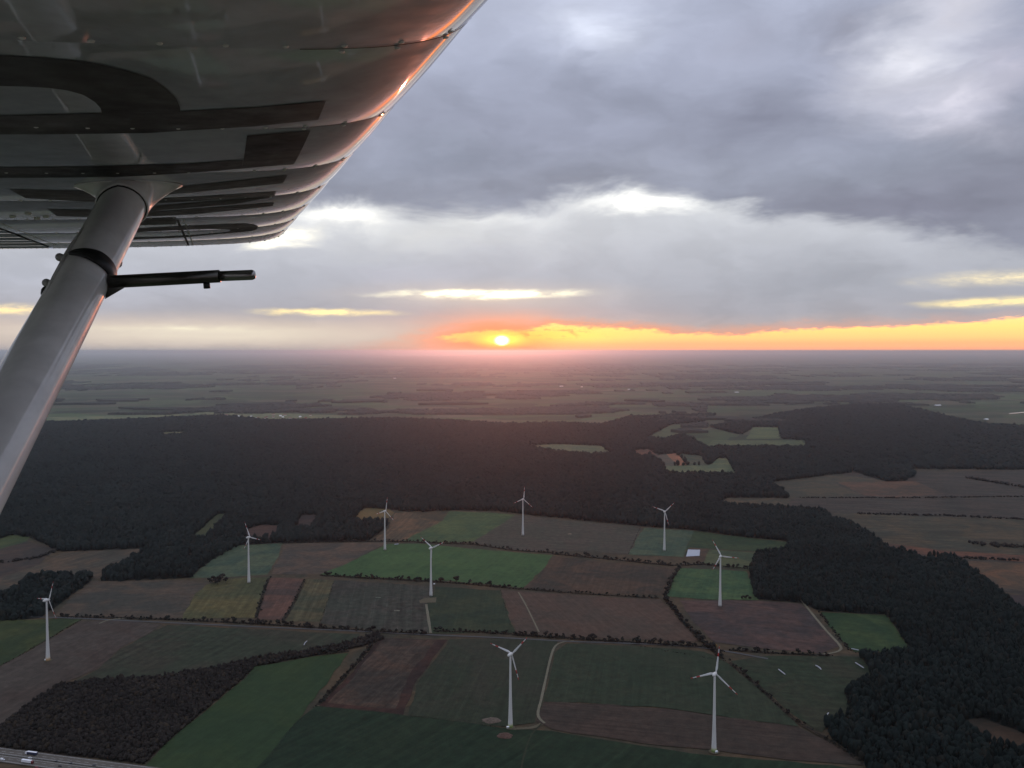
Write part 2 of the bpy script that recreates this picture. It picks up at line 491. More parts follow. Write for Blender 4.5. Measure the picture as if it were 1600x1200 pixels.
field([(1500, 925), (1600, 930), (1760, 955), (1760, 1010), (1600, 965), (1555, 935)], (50, 46, 48), "dark brown plot at the right border", None)
# -- forest floors
def floor(name, pts, label):
    return sheet(name, pts, M_FLOOR, label, 6.0, 60.0)
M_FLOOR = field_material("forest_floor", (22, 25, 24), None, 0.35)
FA = [(-260, 652), (90, 661), (250, 655), (340, 650), (420, 658), (600, 655), (700, 658), (800, 664), (870, 662), (940, 665), (985, 652), (1050, 650), (1118, 648), (1098, 660), (1050, 663), (1008, 684), (1034, 689), (1070, 680), (1086, 690), (1102, 700), (1262, 700), (1275, 712), (1330, 738), (1202, 754), (1234, 778), (1125, 792), (1285, 800), (1300, 812), (1236, 846), (1150, 838), (1080, 828), (1000, 822), (930, 815), (830, 805), (770, 798), (700, 797), (660, 800), (640, 800), (610, 796), (570, 793), (545, 818), (585, 817), (610, 816), (600, 828), (576, 845), (440, 848), (400, 851), (375, 852), (330, 876), (298, 903), (165, 909), (156, 903), (190, 884), (238, 856), (100, 862), (85, 858), (47, 840), (20, 836), (0, 842), (-260, 850)]
FB = [(1232, 846), (1300, 812), (1330, 820), (1392, 862), (1430, 867), (1442, 880), (1455, 872), (1495, 874), (1520, 895), (1560, 926), (1600, 960), (1660, 1010), (1660, 1240), (1368, 1240), (1350, 1192), (1300, 1155), (1290, 1136), (1332, 1115), (1320, 1085), (1366, 1060), (1345, 1026), (1428, 1022), (1403, 985), (1385, 960), (1280, 955), (1250, 942), (1180, 936), (1172, 895), (1181, 868), (1231, 860)]
FC = [(1110, 668), (1170, 657), (1215, 648), (1262, 640), (1330, 634), (1400, 632), (1440, 642), (1480, 652), (1540, 664), (1600, 668), (1780, 668), (1780, 735), (1600, 734), (1425, 733), (1430, 745), (1408, 752), (1385, 752), (1330, 736), (1275, 712), (1262, 699), (1258, 688), (1222, 686), (1219, 668), (1175, 667), (1160, 680)]
FD = [(-120, 930), (0, 932), (22, 926), (46, 903), (62, 899), (138, 900), (144, 906), (112, 930), (92, 945), (62, 966), (0, 971), (-120, 975)]
FE = [(-140, 1165), (-140, 1150), (0, 1136), (40, 1106), (88, 1073), (150, 1063), (240, 1061), (330, 1046), (396, 1030), (470, 1020), (556, 1003), (590, 990), (600, 1000), (560, 1012), (480, 1027), (400, 1042), (380, 1060), (330, 1102), (272, 1150), (232, 1188), (225, 1194), (160, 1186), (0, 1168)]
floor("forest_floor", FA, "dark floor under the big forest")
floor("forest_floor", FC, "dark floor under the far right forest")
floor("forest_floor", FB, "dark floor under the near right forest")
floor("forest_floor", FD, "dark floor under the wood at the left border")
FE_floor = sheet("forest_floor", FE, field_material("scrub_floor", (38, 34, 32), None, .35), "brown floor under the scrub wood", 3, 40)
# -- clearings
CLEAR = []
def clearing(pts, rgb, label, *a, **k):
    CLEAR.append(pts); return field(pts, rgb, label, *a, **k)
clearing([(812, 697), (870, 694), (940, 697), (958, 711), (900, 710), (860, 706)], (76, 86, 68), "pale green field in the forest below the sunset")
clearing([(1040, 742), (1036, 728), (1108, 727), (1122, 716), (1136, 716), (1152, 743)], (74, 84, 66), "green field surrounded by forest")
clearing([(1018, 712), (1044, 709), (1072, 727), (1036, 728)], (60, 62, 58), "dull green plot beside the orange one")
clearing([(1042, 710), (1058, 708), (1073, 726), (1060, 728)], (112, 82, 66), "narrow orange plot in the forest")
clearing([(1060, 709), (1095, 712), (1106, 727), (1075, 727)], (60, 66, 56), "green plot right of the orange one")
clearing([(985, 704), (1012, 702), (1030, 712), (1000, 715)], (74, 62, 56), "brownish clearing in the forest")
clearing([(240, 678), (262, 675), (300, 675), (285, 681), (256, 682)], (84, 92, 72), "small pale clearing in the forest")
clearing([(52, 687), (60, 685), (80, 686), (78, 688)], (100, 96, 78), "tiny pale clearing beside the strut")
clearing([(298, 843), (306, 834), (330, 812), (341, 803), (355, 803), (350, 812), (336, 826), (325, 842), (312, 846)], (52, 60, 46), "narrow green clearing cut into the forest")
clearing([(378, 846), (388, 826), (408, 820), (440, 822), (432, 838), (420, 846)], (54, 46, 44), "brown plot among dark trees")
clearing([(458, 830), (470, 806), (490, 804), (498, 806), (486, 830)], (48, 44, 44), "narrow brown ride in the forest")
clearing([(1120, 789), (1137, 778), (1210, 778), (1236, 780), (1230, 792), (1160, 791)], (62, 60, 52), "brown clearing right of the turbines")
# -- fields round the turbines
field([(-120, 870), (0, 843), (20, 835), (47, 839), (42, 846), (0, 858), (-120, 885)], (52, 64, 44), "small green field at the left border")
field([(-120, 885), (0, 858), (42, 846), (86, 858), (62, 882), (0, 903), (-120, 930)], (52, 48, 46), "brown scrubby field at the left border")
field([(-120, 935), (0, 903), (62, 882), (100, 863), (165, 860), (238, 857), (222, 868), (190, 885), (156, 905), (140, 902), (60, 899), (44, 904), (20, 926), (0, 932)], (62, 58, 52), "grey tan field between two dark woods", ((0, 925), (230, 860)), 0.2, 9)
field([(296, 904), (330, 876), (366, 853), (402, 851), (442, 849), (436, 868), (418, 898), (360, 902)], (54, 68, 58), "blue green field behind the second turbine from the left", ((320, 890), (380, 852)), .1)
field([(86, 962), (112, 932), (144, 908), (292, 907), (338, 913), (306, 926), (285, 966), (100, 963)], (58, 56, 52), "grey brown field with the bush clump", ((110, 940), (300, 930)), .12)
field([(285, 967), (305, 928), (322, 914), (360, 904), (420, 902), (414, 918), (398, 966)], (62, 64, 46), "olive field below the second turbine from the left", ((300, 950), (330, 915)), .16, 10)
field([(398, 967), (414, 918), (422, 903), (476, 905), (456, 950), (444, 970)], (64, 53, 50), "pinkish ploughed strip left of centre", ((420, 960), (450, 910)), .14, 4)
field([(446, 971), (458, 948), (478, 905), (522, 907), (512, 940), (500, 972)], (58, 60, 48), "olive strip beside the ploughed one", ((470, 960), (495, 910)), .2, 7)
field([(500, 974), (512, 940), (522, 907), (600, 911), (674, 917), (668, 945), (672, 990), (560, 982)], (52, 54, 48), "dull green meadow left of the crane pad", ((510, 970), (530, 910)), .22, 12, .35, (58, 54, 50))
field([(670, 990), (667, 945), (680, 917), (782, 923), (806, 989)], (38, 48, 38), "dark green field right of the crane pad", ((680, 980), (700, 920)), .1)
field([(782, 922), (860, 927), (960, 934), (1032, 937), (1052, 957), (1092, 1003), (1000, 1000), (900, 996), (806, 990)], (76, 60, 53), "big reddish brown ploughed field", ((830, 930), (900, 994)), .12, 4, .22, (68, 58, 52))
field([(424, 897), (438, 868), (444, 850), (500, 849), (606, 848), (578, 862), (540, 882), (502, 898)], (62, 58, 54), "grey brown field left of the big green one", ((450, 890), (560, 860)), .12)
field([(500, 898), (542, 881), (580, 862), (608, 850), (660, 850), (720, 856), (800, 863), (864, 868), (842, 896), (816, 919), (770, 914), (700, 908), (600, 903)], (54, 74, 48), "big bright green field behind the middle turbine", ((520, 895), (600, 855)), .08, 6, .15, (62, 82, 52))
field([(560, 818), (556, 802), (574, 794), (608, 796), (616, 801), (604, 814), (590, 816)], (76, 70, 50), "yellowish patch at the forest edge")
field([(580, 846), (604, 830), (618, 802), (660, 798), (657, 809), (690, 815), (640, 846)], (68, 60, 50), "tan field behind the small turbine left of centre", ((600, 840), (640, 805)), .2, 9)
field([(628, 846), (660, 830), (692, 814), (702, 799), (775, 802), (806, 805), (780, 822), (742, 846), (700, 848)], (54, 70, 50), "green field at the forest edge left of the middle far turbine", ((650, 840), (720, 802)), .1)
field([(738, 848), (780, 822), (806, 805), (850, 809), (930, 817), (1003, 824), (982, 867), (920, 862), (862, 862), (800, 861)], (62, 60, 53), "grey meadow round the middle far turbine", ((760, 840), (990, 850)), .15, 9, .3, (70, 62, 56))
field([(982, 867), (1006, 825), (1084, 830), (1077, 846), (1068, 871)], (54, 68, 58), "blue green field round the turbine right of centre", ((990, 860), (1010, 828)), .08)
field([(1069, 868), (1077, 846), (1085, 830), (1160, 840), (1232, 848), (1228, 861), (1180, 862), (1104, 857)], (40, 54, 40), "dark green field at the forest edge on the right")
field([(1070, 871), (1076, 856), (1106, 858), (1100, 876)], (62, 54, 48), "bare yard under the white sheet")
field([(1098, 880), (1108, 859), (1180, 864), (1172, 892), (1130, 886)], (56, 66, 52), "pale green paddock behind the right far turbine")
field([(818, 919), (844, 897), (866, 870), (960, 880), (1056, 888), (1044, 906), (1036, 930), (960, 928), (880, 924)], (54, 49, 44), "dark brown field between the two hedges", ((840, 915), (870, 872)), .12)
field([(1040, 932), (1048, 908), (1062, 888), (1166, 893), (1172, 912), (1186, 938), (1100, 937)], (50, 70, 50), "bright green field round the right far turbine", ((1050, 930), (1070, 890)), .08)
field([(1062, 939), (1180, 939), (1250, 944), (1268, 957), (1292, 986), (1312, 1010), (1282, 1022), (1180, 1012), (1116, 1004), (1080, 968)], (58, 51, 51), "purplish brown field below the right far turbine", ((1080, 960), (1290, 985)), .16, 8)
field([(1282, 957), (1386, 962), (1402, 986), (1424, 1021), (1334, 1019), (1302, 986)], (40, 56, 38), "green field bitten into the near right forest", ((1300, 975), (1400, 985)), .08)
field([(-140, 985), (0, 970), (100, 967), (128, 968), (92, 989), (46, 1016), (0, 1041), (-140, 1090)], (42, 52, 34), "green field at the left border below the wood", ((0, 1030), (110, 972)), .1)
field([(-140, 1095), (0, 1042), (48, 1017), (124, 972), (186, 970), (252, 976), (230, 992), (186, 1015), (152, 1046), (90, 1072), (40, 1105), (0, 1136), (-140, 1180)], (66, 59, 55), "brown field round the left border turbine", ((0, 1090), (200, 985)), .14, 8, .25, (62, 52, 48))
field([(110, 1070), (154, 1046), (188, 1015), (232, 992), (262, 977), (400, 984), (562, 991), (562, 1003), (470, 1019), (396, 1030), (330, 1045), (240, 1061)], (46, 51, 41), "dull green field with a dirt edge left of centre", ((200, 1050), (330, 985)), .16, 10, .3, (52, 50, 42))
field([(398, 1042), (480, 1028), (545, 1021), (532, 1040), (492, 1092), (462, 1130), (432, 1166), (398, 1205), (222, 1203), (272, 1152), (332, 1103), (384, 1060)], (42, 56, 38), "bright green wedge shaped field", ((300, 1180), (520, 1030)), .08, 6, .14, (48, 60, 38))
field([(396, 1220), (398, 1204), (432, 1166), (462, 1130), (496, 1103), (560, 1108), (640, 1120), (740, 1131), (800, 1140), (862, 1143), (1000, 1166), (1120, 1182), (1230, 1190), (1370, 1206), (1380, 1240), (396, 1240)], (31, 43, 32), "dark green field along the lower border", ((500, 1180), (620, 1120)), .14, 8, .2, (36, 46, 34))
field([(494, 1104), (542, 1060), (590, 998), (700, 1000), (684, 1020), (652, 1062), (630, 1118), (560, 1110)], (46, 36, 34), "dark red brown border of the fallow plot")
field([(512, 1099), (552, 1060), (600, 999), (682, 1001), (668, 1018), (636, 1062), (618, 1108), (560, 1104)], (53, 47, 43), "fallow brown plot in its dark border", ((540, 1085), (630, 1005)), .2, 9, .3)
field([(638, 1119), (656, 1062), (688, 1020), (702, 1000), (800, 998), (872, 1002), (860, 1022), (843, 1100), (836, 1130), (790, 1136)], (44, 49, 39), "dark green field round the near middle turbine", ((660, 1100), (720, 1005)), .12, 8, .22, (50, 50, 42))
field([(866, 1022), (886, 1006), (1000, 1011), (1100, 1019), (1136, 1036), (1200, 1090), (1248, 1136), (1130, 1120), (1040, 1107), (930, 1100), (850, 1097)], (42, 50, 39), "dull green field right of the white track", ((880, 1080), (900, 1010)), .1, 8, .22, (47, 52, 41))
field([(838, 1128), (850, 1098), (930, 1101), (1040, 1108), (1130, 1121), (1248, 1137), (1300, 1161), (1352, 1197), (1230, 1188), (1110, 1172), (1000, 1162), (862, 1140)], (62, 51, 46), "brown strip round the nearest turbine", ((900, 1130), (1200, 1160)), .14, 5, .22, (54, 47, 43))
field([(1142, 1034), (1200, 1026), (1345, 1027), (1366, 1060), (1320, 1084), (1332, 1115), (1290, 1138), (1284, 1146), (1240, 1118), (1194, 1078)], (42, 50, 38), "meadow with white sheeted rolls at the forest edge", ((1180, 1050), (1320, 1060)), .12, 9, .3, (50, 50, 40))
field([(1480, 1130), (1530, 1122), (1640, 1160), (1640, 1190), (1560, 1172)], (44, 39, 34), "brown glade in the near right forest")
CLEAR.append([(1480, 1130), (1530, 1122), (1640, 1160), (1640, 1190), (1560, 1172)])

# tracks
M_TRACK = material("sandy_track", alb(104, 99, 88), 0.95, var=0.2, scale=0.4, spec=.1)
M_PAD = material("gravel_pad", alb(84, 78, 66), 0.95, var=0.2, scale=0.3, spec=.1)
def strip(name, pts, width, mat, label, z=None):
    layer[0] += 1
    z = 0.2 + layer[0] * 0.012 if z is None else z
    P = [Vector((*ground(x, y), z)) for x, y in pts]
    # Catmull-Rom smoothing
    Q = []
    for i in range(len(P) - 1):
        p0, p1, p2, p3 = P[max(0, i - 1)], P[i], P[i + 1], P[min(len(P) - 1, i + 2)]
        for k in range(6):
            t = k / 6
            Q.append(0.5 * ((2 * p1) + (p2 - p0) * t + (2 * p0 - 5 * p1 + 4 * p2 - p3) * t * t + (3 * p1 - p0 - 3 * p2 + p3) * t ** 3))
    Q.append(P[-1])
    vs, fs = [], []
    for i, q in enumerate(Q):
        d = (Q[min(i + 1, len(Q) - 1)] - Q[max(i - 1, 0)]); d.z = 0; d.normalize()
        s = Vector((-d.y, d.x, 0)) * width * 0.5 * random.uniform(.85, 1.1)
        vs += [q - s, q + s]
        if i: fs.append((2 * i - 2, 2 * i, 2 * i + 1, 2 * i - 1))
    o = mesh_obj(name, vs, fs, mat)
    bm = bmesh.new(); bm.from_mesh(o.data)
    for f in bm.faces:
        if f.normal.z < 0: f.normal_flip()
    bm.to_mesh(o.data); bm.free()
    return tag(o, label, None, None, 'structure')
strip("track", [(851, 1131), (842, 1122), (841, 1112), (846, 1092), (853, 1060), (861, 1026), (868, 1010), (880, 1004), (897, 1002)], 3.8, M_TRACK, "pale curved track up to the near middle turbine")
strip("track", [(797, 1140), (830, 1138), (846, 1132)], 6.0, M_PAD, "short access to the near middle turbine")
strip("track", [(846, 1132), (830, 1150), (818, 1185), (812, 1215)], 2.2, material("worn_grass_track", alb(50, 52, 42), 1.0, var=.25, scale=.3, spec=.1), "faint track over the dark green field")
strip("track", [(673, 990), (669, 965), (666, 945)], 5.0, M_TRACK, "track up to the crane pad")
sheet("crane_pad", [(655, 939), (664, 935), (682, 934), (681, 942), (656, 943)], M_PAD, "gravel crane pad below the middle turbine", .5)
strip("track", [(1252, 938), (1266, 956), (1290, 985), (1312, 1009), (1312, 1017), (1300, 1021), (1276, 1025)], 4.5, M_TRACK, "pale track along the purplish field")
strip("track", [(810, 926), (822, 947), (842, 988)], 3.0, M_TRACK, "thin pale line across the reddish field")
strip("track", [(1200, 1030), (1090, 1012), (980, 1006), (890, 1003), (800, 998), (680, 993), (560, 987), (400, 980), (250, 973), (100, 966), (-60, 962)], 5.0, material("lane_asphalt", (.06, .06, .06), .9), "narrow lane along the main hedgerow")
strip("track", [(590, 1000), (566, 1030), (520, 1080), (497, 1104)], 3.0, M_PAD, "farm track beside the fallow plot")
strip("track", [(155, 975), (172, 969), (196, 967)], 4, M_TRACK, "pale bend of track at the left hedge")

# ------------------------------------------------------------------ road with traffic
M_ASPH = material("road_asphalt", alb(84, 78, 74), 0.8, var=0.15, scale=0.08, spec=.3)
M_VERGE = material("median_grass", alb(64, 58, 50), 1.0, var=0.25, scale=0.3)
M_PAINT = material("road_paint", (.75, .75, .72), .7)
RA, RB = Vector((*ground(-220, 1150), 0)), Vector((*ground(330, 1222), 0))
RD = (RB - RA).normalized(); RN = Vector((-RD.y, RD.x, 0))         # RN points away from the camera
if RN.y < 0: RN = -RN
RL = (RB - RA).length
def road_band(name, o0, o1, mat, label, z, s0=0.0, s1=None, parent=None):
    s1 = RL if s1 is None else s1
    q = [RA + RD * s + RN * o + Vector((0, 0, z)) for s, o in ((s0, o0), (s1, o0), (s1, o1), (s0, o1))]
    o = mesh_obj(name, q, [(0, 1, 2, 3)], mat, parent)
    if o.data.polygons[0].normal.z < 0: o.data.flip_normals()
    return tag(o, label, None, None, 'structure') if label else o
# centre line of the road in the picture: about half way between its two edges
off0 = (Vector((*ground(60, 1188), 0)) - RA).dot(RN)
zr = 0.2 + 0.012 * (layer[0] + 2)
road = road_band("road", off0 - 15.5, off0 + 15.5, M_ASPH, "light grey dual carriageway crossing the corner", zr)
road_band("median_strip", off0 - 1.8, off0 + 1.8, M_VERGE, "narrow strip between the carriageways", zr + .04)
for side in (-1, 1):
    for o in (2.6, 13.2):
        road_band("edge_line", off0 + side * o - .12, off0 + side * o + .12, M_PAINT, None, zr + .05, parent=road)
    for k in range(34):
        road_band("lane_dash", off0 + side * 7.0 - .09, off0 + side * 7.0 + .09, M_PAINT, None, zr + .05, 60 + k * 12, 66 + k * 12, parent=road)
# guard rail along the median: one piece
bmv, bmf = [], []
def add_box(vs, fs, c, s):
    b = len(vs)
    for z in (-.5, .5):
        for x, y in ((-.5, -.5), (.5, -.5), (.5, .5), (-.5, .5)):
            vs.append((c[0] + x * s[0], c[1] + y * s[1], c[2] + z * s[2]))
    fs += [(b, b + 3, b + 2, b + 1), (b + 4, b + 5, b + 6, b + 7), (b, b + 1, b + 5, b + 4), (b + 1, b + 2, b + 6, b + 5), (b + 2, b + 3, b + 7, b + 6), (b + 3, b, b + 4, b + 7)]
RANG = math.atan2(RD.y, RD.x)
M_STEEL = material("galvanised_steel", (.45, .46, .47), .45, .8)
add_box(bmv, bmf, (RL / 2, 0, .65), (RL, .12, .3))
for k in range(int(RL / 4)): add_box(bmv, bmf, (k * 4 + 1, 0, .3), (.1, .1, .5))
gr = mesh_obj("guard_rail", bmv, bmf, M_STEEL)
gr.location = RA + RN * off0 + Vector((0, 0, zr + .04)); gr.rotation_euler = (0, 0, RANG)
tag(gr, "steel guard rail along the middle of the road", "guard rail")

def paint(name, rgb, rough=.35): return material(name, rgb, rough, spec=.5)
M_TYRE = material("tyre_rubber", (.015, .015, .015), .9)
M_GLASS = material("vehicle_glass", (.02, .025, .03), .08, spec=.8)
M_WHITE = paint("white_lacquer", (.8, .8, .8)); M_NAVY = paint("navy_tarpaulin", (.018, .022, .06), .6)
M_DRED = paint("dark_red_lacquer", (.16, .02, .02)); M_DARK = paint("dark_grey_lacquer", (.03, .03, .035)); M_BLACK = paint("black_lacquer", (.012, .012, .014))
M_CHASSIS = material("chassis_frame", (.03, .03, .03), .7)
def prism(profile, y0, y1):
    """side profile (x,z) extruded across the vehicle"""
    n = len(profile)
    vs = [(x, y0, z) for x, z in profile] + [(x, y1, z) for x, z in profile]
    fs = [tuple(range(n - 1, -1, -1)), tuple(range(n, 2 * n))]
    fs += [(i, (i + 1) % n, n + (i + 1) % n, n + i) for i in range(n)]
    return vs, fs
def wheel_mesh(r, w):
    vs, fs = [], []
    for y in (-w / 2, w / 2):
        for k in range(12):
            a = 2 * math.pi * k / 12
            vs.append((r * math.cos(a), y, r * math.sin(a)))
    fs = [tuple(range(11, -1, -1)), tuple(range(12, 24))] + [(k, (k + 1) % 12, 12 + (k + 1) % 12, 12 + k) for k in range(12)]
    return vs, fs
def fix_normals(o):
    bm = bmesh.new(); bm.from_mesh(o.data)
    bmesh.ops.recalc_face_normals(bm, faces=bm.faces)
    bm.to_mesh(o.data); bm.free()
    return o
def wheels(root, xs, half, r, w):
    first = None
    for x in xs:
        for s in (-1, 1):
            if first is None:
                first = fix_normals(mesh_obj("wheel", *wheel_mesh(r, w), M_TYRE, root)); o = first
            else:
                o = first.copy(); COL.objects.link(o); o.parent = root
            o.location = (x, s * half, r)
def on_road(px, py):
    g = Vector((*ground(px, py, zr + 1.5), 0))
    s = (g - RA).dot(RD); o = (g - RA).dot(RN)
    return RA + RD * s + RN * o + Vector((0, 0, zr))
def truck(px, py, heading, cab_m, box_m, roof_m, label):
    r = empty("lorry", on_road(px, py), label, "lorry", "lorries on the road")
    r.rotation_euler = (0, 0, RANG + (math.pi if heading < 0 else 0))
    fix_normals(mesh_obj("cab", *prism([(6.0, .6), (8.2, .6), (8.25, 1.7), (8.0, 3.0), (7.6, 3.4), (6.0, 3.6)], -1.22, 1.22), cab_m, r))
    fix_normals(mesh_obj("windscreen", *prism([(8.26, 1.75), (8.28, 1.78), (8.05, 2.9), (8.01, 2.88)], -1.1, 1.1), M_GLASS, r))
    fix_normals(mesh_obj("trailer_box", *prism([(-8.0, 1.2), (5.6, 1.2), (5.6, 3.9), (-8.0, 3.9)], -1.25, 1.25), box_m, r))
    fix_normals(mesh_obj("trailer_roof", *prism([(-8.02, 3.9), (5.62, 3.9), (5.5, 4.05), (-7.9, 4.05)], -1.27, 1.27), roof_m, r))
    fix_normals(mesh_obj("chassis", *prism([(-7.8, .75), (7.8, .75), (7.8, 1.15), (-7.8, 1.15)], -.9, .9), M_CHASSIS, r))
    wheels(r, (-6.2, -4.9, -3.6, 4.2, 7.0), 1.05, .5, .36)
    return r
def car(px, py, heading, m, label, van=False):
    r = empty("van" if van else "car", on_road(px, py), label, "van" if van else "car", "cars on the road")
    r.rotation_euler = (0, 0, RANG + (math.pi if heading < 0 else 0))
    k = 1.25 if van else 1.0
    fix_normals(mesh_obj("body", *prism([(-2.2 * k, .35), (2.2 * k, .35), (2.25 * k, .75), (1.3 * k, .98), (-1.9 * k, 1.02), (-2.25 * k, .8)], -.88, .88), m, r))
    if van:
        cab = [(-2.8, 1.0), (1.7, 1.0), (1.2, 1.95), (-2.75, 2.1)]
    else:
        cab = [(-1.7, 1.0), (.95, .98), (.25, 1.42), (-1.1, 1.46)]
    fix_normals(mesh_obj("cabin", *prism(cab, -.78, .78), m if van else M_GLASS, r))
    if not van: fix_normals(mesh_obj("roof", *prism([(-1.12, 1.455), (.27, 1.415), (.2, 1.5), (-1.05, 1.52)], -.74, .74), m, r))
    else: fix_normals(mesh_obj("windscreen", *prism([(1.72, 1.02), (1.74, 1.04), (1.25, 1.92), (1.22, 1.9)], -.7, .7), M_GLASS, r))
    wheels(r, (-1.35 * k, 1.4 * k), .8, .33, .24)
    return r
truck(49, 1177.5, -1, M_WHITE, M_NAVY, M_WHITE, "lorry with dark blue trailer, white roof and white cab on the far carriageway")
truck(43, 1190.5, 1, M_DRED, M_WHITE, M_WHITE, "white box lorry with dark red cab on the near carriageway")
car(46.5, 1183, -1, M_WHITE, "small white car just below the dark blue lorry", False)
car(4, 1185.5, 1, M_WHITE, "white van at the left border of the road", True)
car(58, 1199, 1, M_DRED, "red van on the road at the lower border", True)
car(87.5, 1188.5, -1, M_BLACK, "black car right of the dark blue lorry, first of the far lane cars")
car(110.5, 1191.5, -1, M_DARK, "dark grey car in the middle of the far lane cars")
car(94, 1195.5, 1, M_BLACK, "black car on the near carriageway right of the white lorry")
car(147, 1194.5, -1, M_DARK, "dark car farthest right on the far carriageway")
car(125, 1199.5, 1, M_BLACK, "black car on the near carriageway at the lower border")

# ------------------------------------------------------------------ woods
def island_material(name, stops, rough=1.0):
    m = bpy.data.materials.new(name); m.use_nodes = True
    t = NT(m.node_tree)
    b = m.node_tree.nodes['Principled BSDF']
    b.inputs['Roughness'].default_value = rough
    b.inputs['Specular IOR Level'].default_value = 0.05
    g = m.node_tree.nodes.new('ShaderNodeNewGeometry')
    co = m.node_tree.nodes.new('ShaderNodeTexCoord').outputs['Object']
    isl = g.outputs['Random Per Island']
    c = t.ramp(isl, stops)
    k = t.maprange(t.noise(co, 0.006, 4, .6), .3, .7, .75, 1.25)
    k2 = t.maprange(t.noise(co, .45, 3, .7), .3, .7, .82, 1.18)
    t.link(t.vmath('SCALE', c, None, t.math('MULTIPLY', k, k2)), b.inputs['Base Color'])
    return m
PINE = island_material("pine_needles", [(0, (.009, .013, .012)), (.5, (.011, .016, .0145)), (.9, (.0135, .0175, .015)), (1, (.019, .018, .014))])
BARE = island_material("bare_twigs", [(0, (.016, .0135, .012)), (.5, (.022, .0185, .016)), (.85, (.028, .023, .019)), (1, (.036, .027, .018))])
MIXED = island_material("mixed_wood", [(0, (.014, .018, .016)), (.45, (.020, .023, .019)), (.75, (.028, .025, .021)), (1, (.040, .031, .023))])
BARK = material("tree_bark", (.045, .035, .028), .95)

def ico(sub):
    bm = bmesh.new(); bmesh.ops.create_icosphere(bm, subdivisions=sub, radius=1.0)
    v = np.array([q.co[:] for q in bm.verts]); f = np.array([[q.index for q in p.verts] for p in bm.faces]); bm.free()
    return v, f
def crown_round(seed, sub=2):
    r = np.random.default_rng(seed)
    v, f = ico(sub)
    v = v * (1 + r.normal(0, .16, (len(v), 1)))
    v[:, 2] = np.where(v[:, 2] < 0, v[:, 2] * .75, v[:, 2])
    v = v * np.array([1, 1, .95]); v[:, 2] += .85
    return v / np.array([1, 1, 1.8]), f
def crown_spire(seed, n=7):
    r = np.random.default_rng(seed)
    vs = [(0, 0, 1.0)]
    for z, rad in ((.66, .52), (.58, .34), (.30, .92), (.22, .62), (.06, .95)):
        for k in range(n):
            a = 2 * math.pi * k / n + r.uniform(-.2, .2); q = rad * r.uniform(.8, 1.15)
            vs.append((q * math.cos(a), q * math.sin(a), z + r.uniform(-.03, .03)))
    fs = [(0, 1 + k, 1 + (k + 1) % n) for k in range(n)]
    for j in range(4):
        a, b = 1 + j * n, 1 + (j + 1) * n
        for k in range(n):
            k2 = (k + 1) % n
            fs += [(a + k, b + k, b + k2), (a + k, b + k2, a + k2)]
    return np.array(vs), np.array(fs)
def crown_low(seed):
    r = np.random.default_rng(seed)
    v, f = ico(1)
    v = v * (1 + r.normal(0, .18, (len(v), 1)))
    v = v[:, :] * np.array([1, 1, .55]); v[:, 2] += .5
    return v, f
def scatter(templates, pts, rad, hgt):
    Vs, Ts, b = [], [], 0
    ti = rng.integers(0, len(templates), len(pts))
    for k, (tv, tf) in enumerate(templates):
        sel = np.where(ti == k)[0]
        if not len(sel): continue
        P = np.asarray(pts)[sel]; a = rng.uniform(0, 2 * math.pi, len(sel))
        ca, sa = np.cos(a)[:, None], np.sin(a)[:, None]
        R_, H_ = np.asarray(rad)[sel][:, None], np.asarray(hgt)[sel][:, None]
        x = (tv[None, :, 0] * ca - tv[None, :, 1] * sa) * R_ + P[:, 0:1]
        y = (tv[None, :, 0] * sa + tv[None, :, 1] * ca) * R_ + P[:, 1:2]
        z = tv[None, :, 2] * H_ + P[:, 2:3]
        Vs.append(np.stack([x, y, z], -1).reshape(-1, 3))
        Ts.append((tf[None] + (np.arange(len(sel)) * len(tv))[:, None, None] + b).reshape(-1, 3))
        b += len(sel) * len(tv)
    return np.concatenate(Vs), np.concatenate(Ts)
def inside(poly, P):
    poly = np.asarray(poly, float); x, y = P[:, 0], P[:, 1]
    c = np.zeros(len(P), bool); j = len(poly) - 1
    for i in range(len(poly)):
        xi, yi = poly[i]; xj, yj = poly[j]
        if yi != yj:
            c ^= ((yi > y) != (yj > y)) & (x < (xj - xi) * (y - yi) / (yj - yi) + xi)
        j = i
    return c
def wood_points(poly_px, spacing_near, spacing_far, holes=()):
    poly = [ground(*p) for p in poly_px]
    hs = [[ground(*p) for p in h] for h in holes]
    A = np.array(poly); lo, hi = A.min(0), A.max(0)
    out = []
    # bands of distance, each with its own spacing
    bands = [(0, 1700), (1700, 2600), (2600, 3800), (3800, 9000)]
    for i, (d0, d1) in enumerate(bands):
        sp = spacing_near + (spacing_far - spacing_near) * i / 3
        y0, y1 = max(lo[1], d0), min(hi[1], d1)
        if y1 <= y0: continue
        gx, gy = np.meshgrid(np.arange(lo[0], hi[0], sp), np.arange(y0, y1, sp))
        P = np.stack([gx.ravel(), gy.ravel()], -1)
        P = P + rng.uniform(-.48, .48, P.shape) * sp
        # keep what the camera could see, with a margin for a step aside
        P = P[np.abs(P[:, 0]) < P[:, 1] * .70 + 60]
        k = inside(poly, P)
        for h in hs: k &= ~inside(h, P)
        out.append(np.concatenate([P[k], np.full((k.sum(), 1), .3), np.full((k.sum(), 1), sp)], 1))
    return np.concatenate(out)
HI = [crown_spire(s) for s in range(4)] + [crown_round(s) for s in range(20, 24)]
RO = [crown_round(s) for s in range(30, 35)]
LO = [crown_low(s) for s in range(6)]
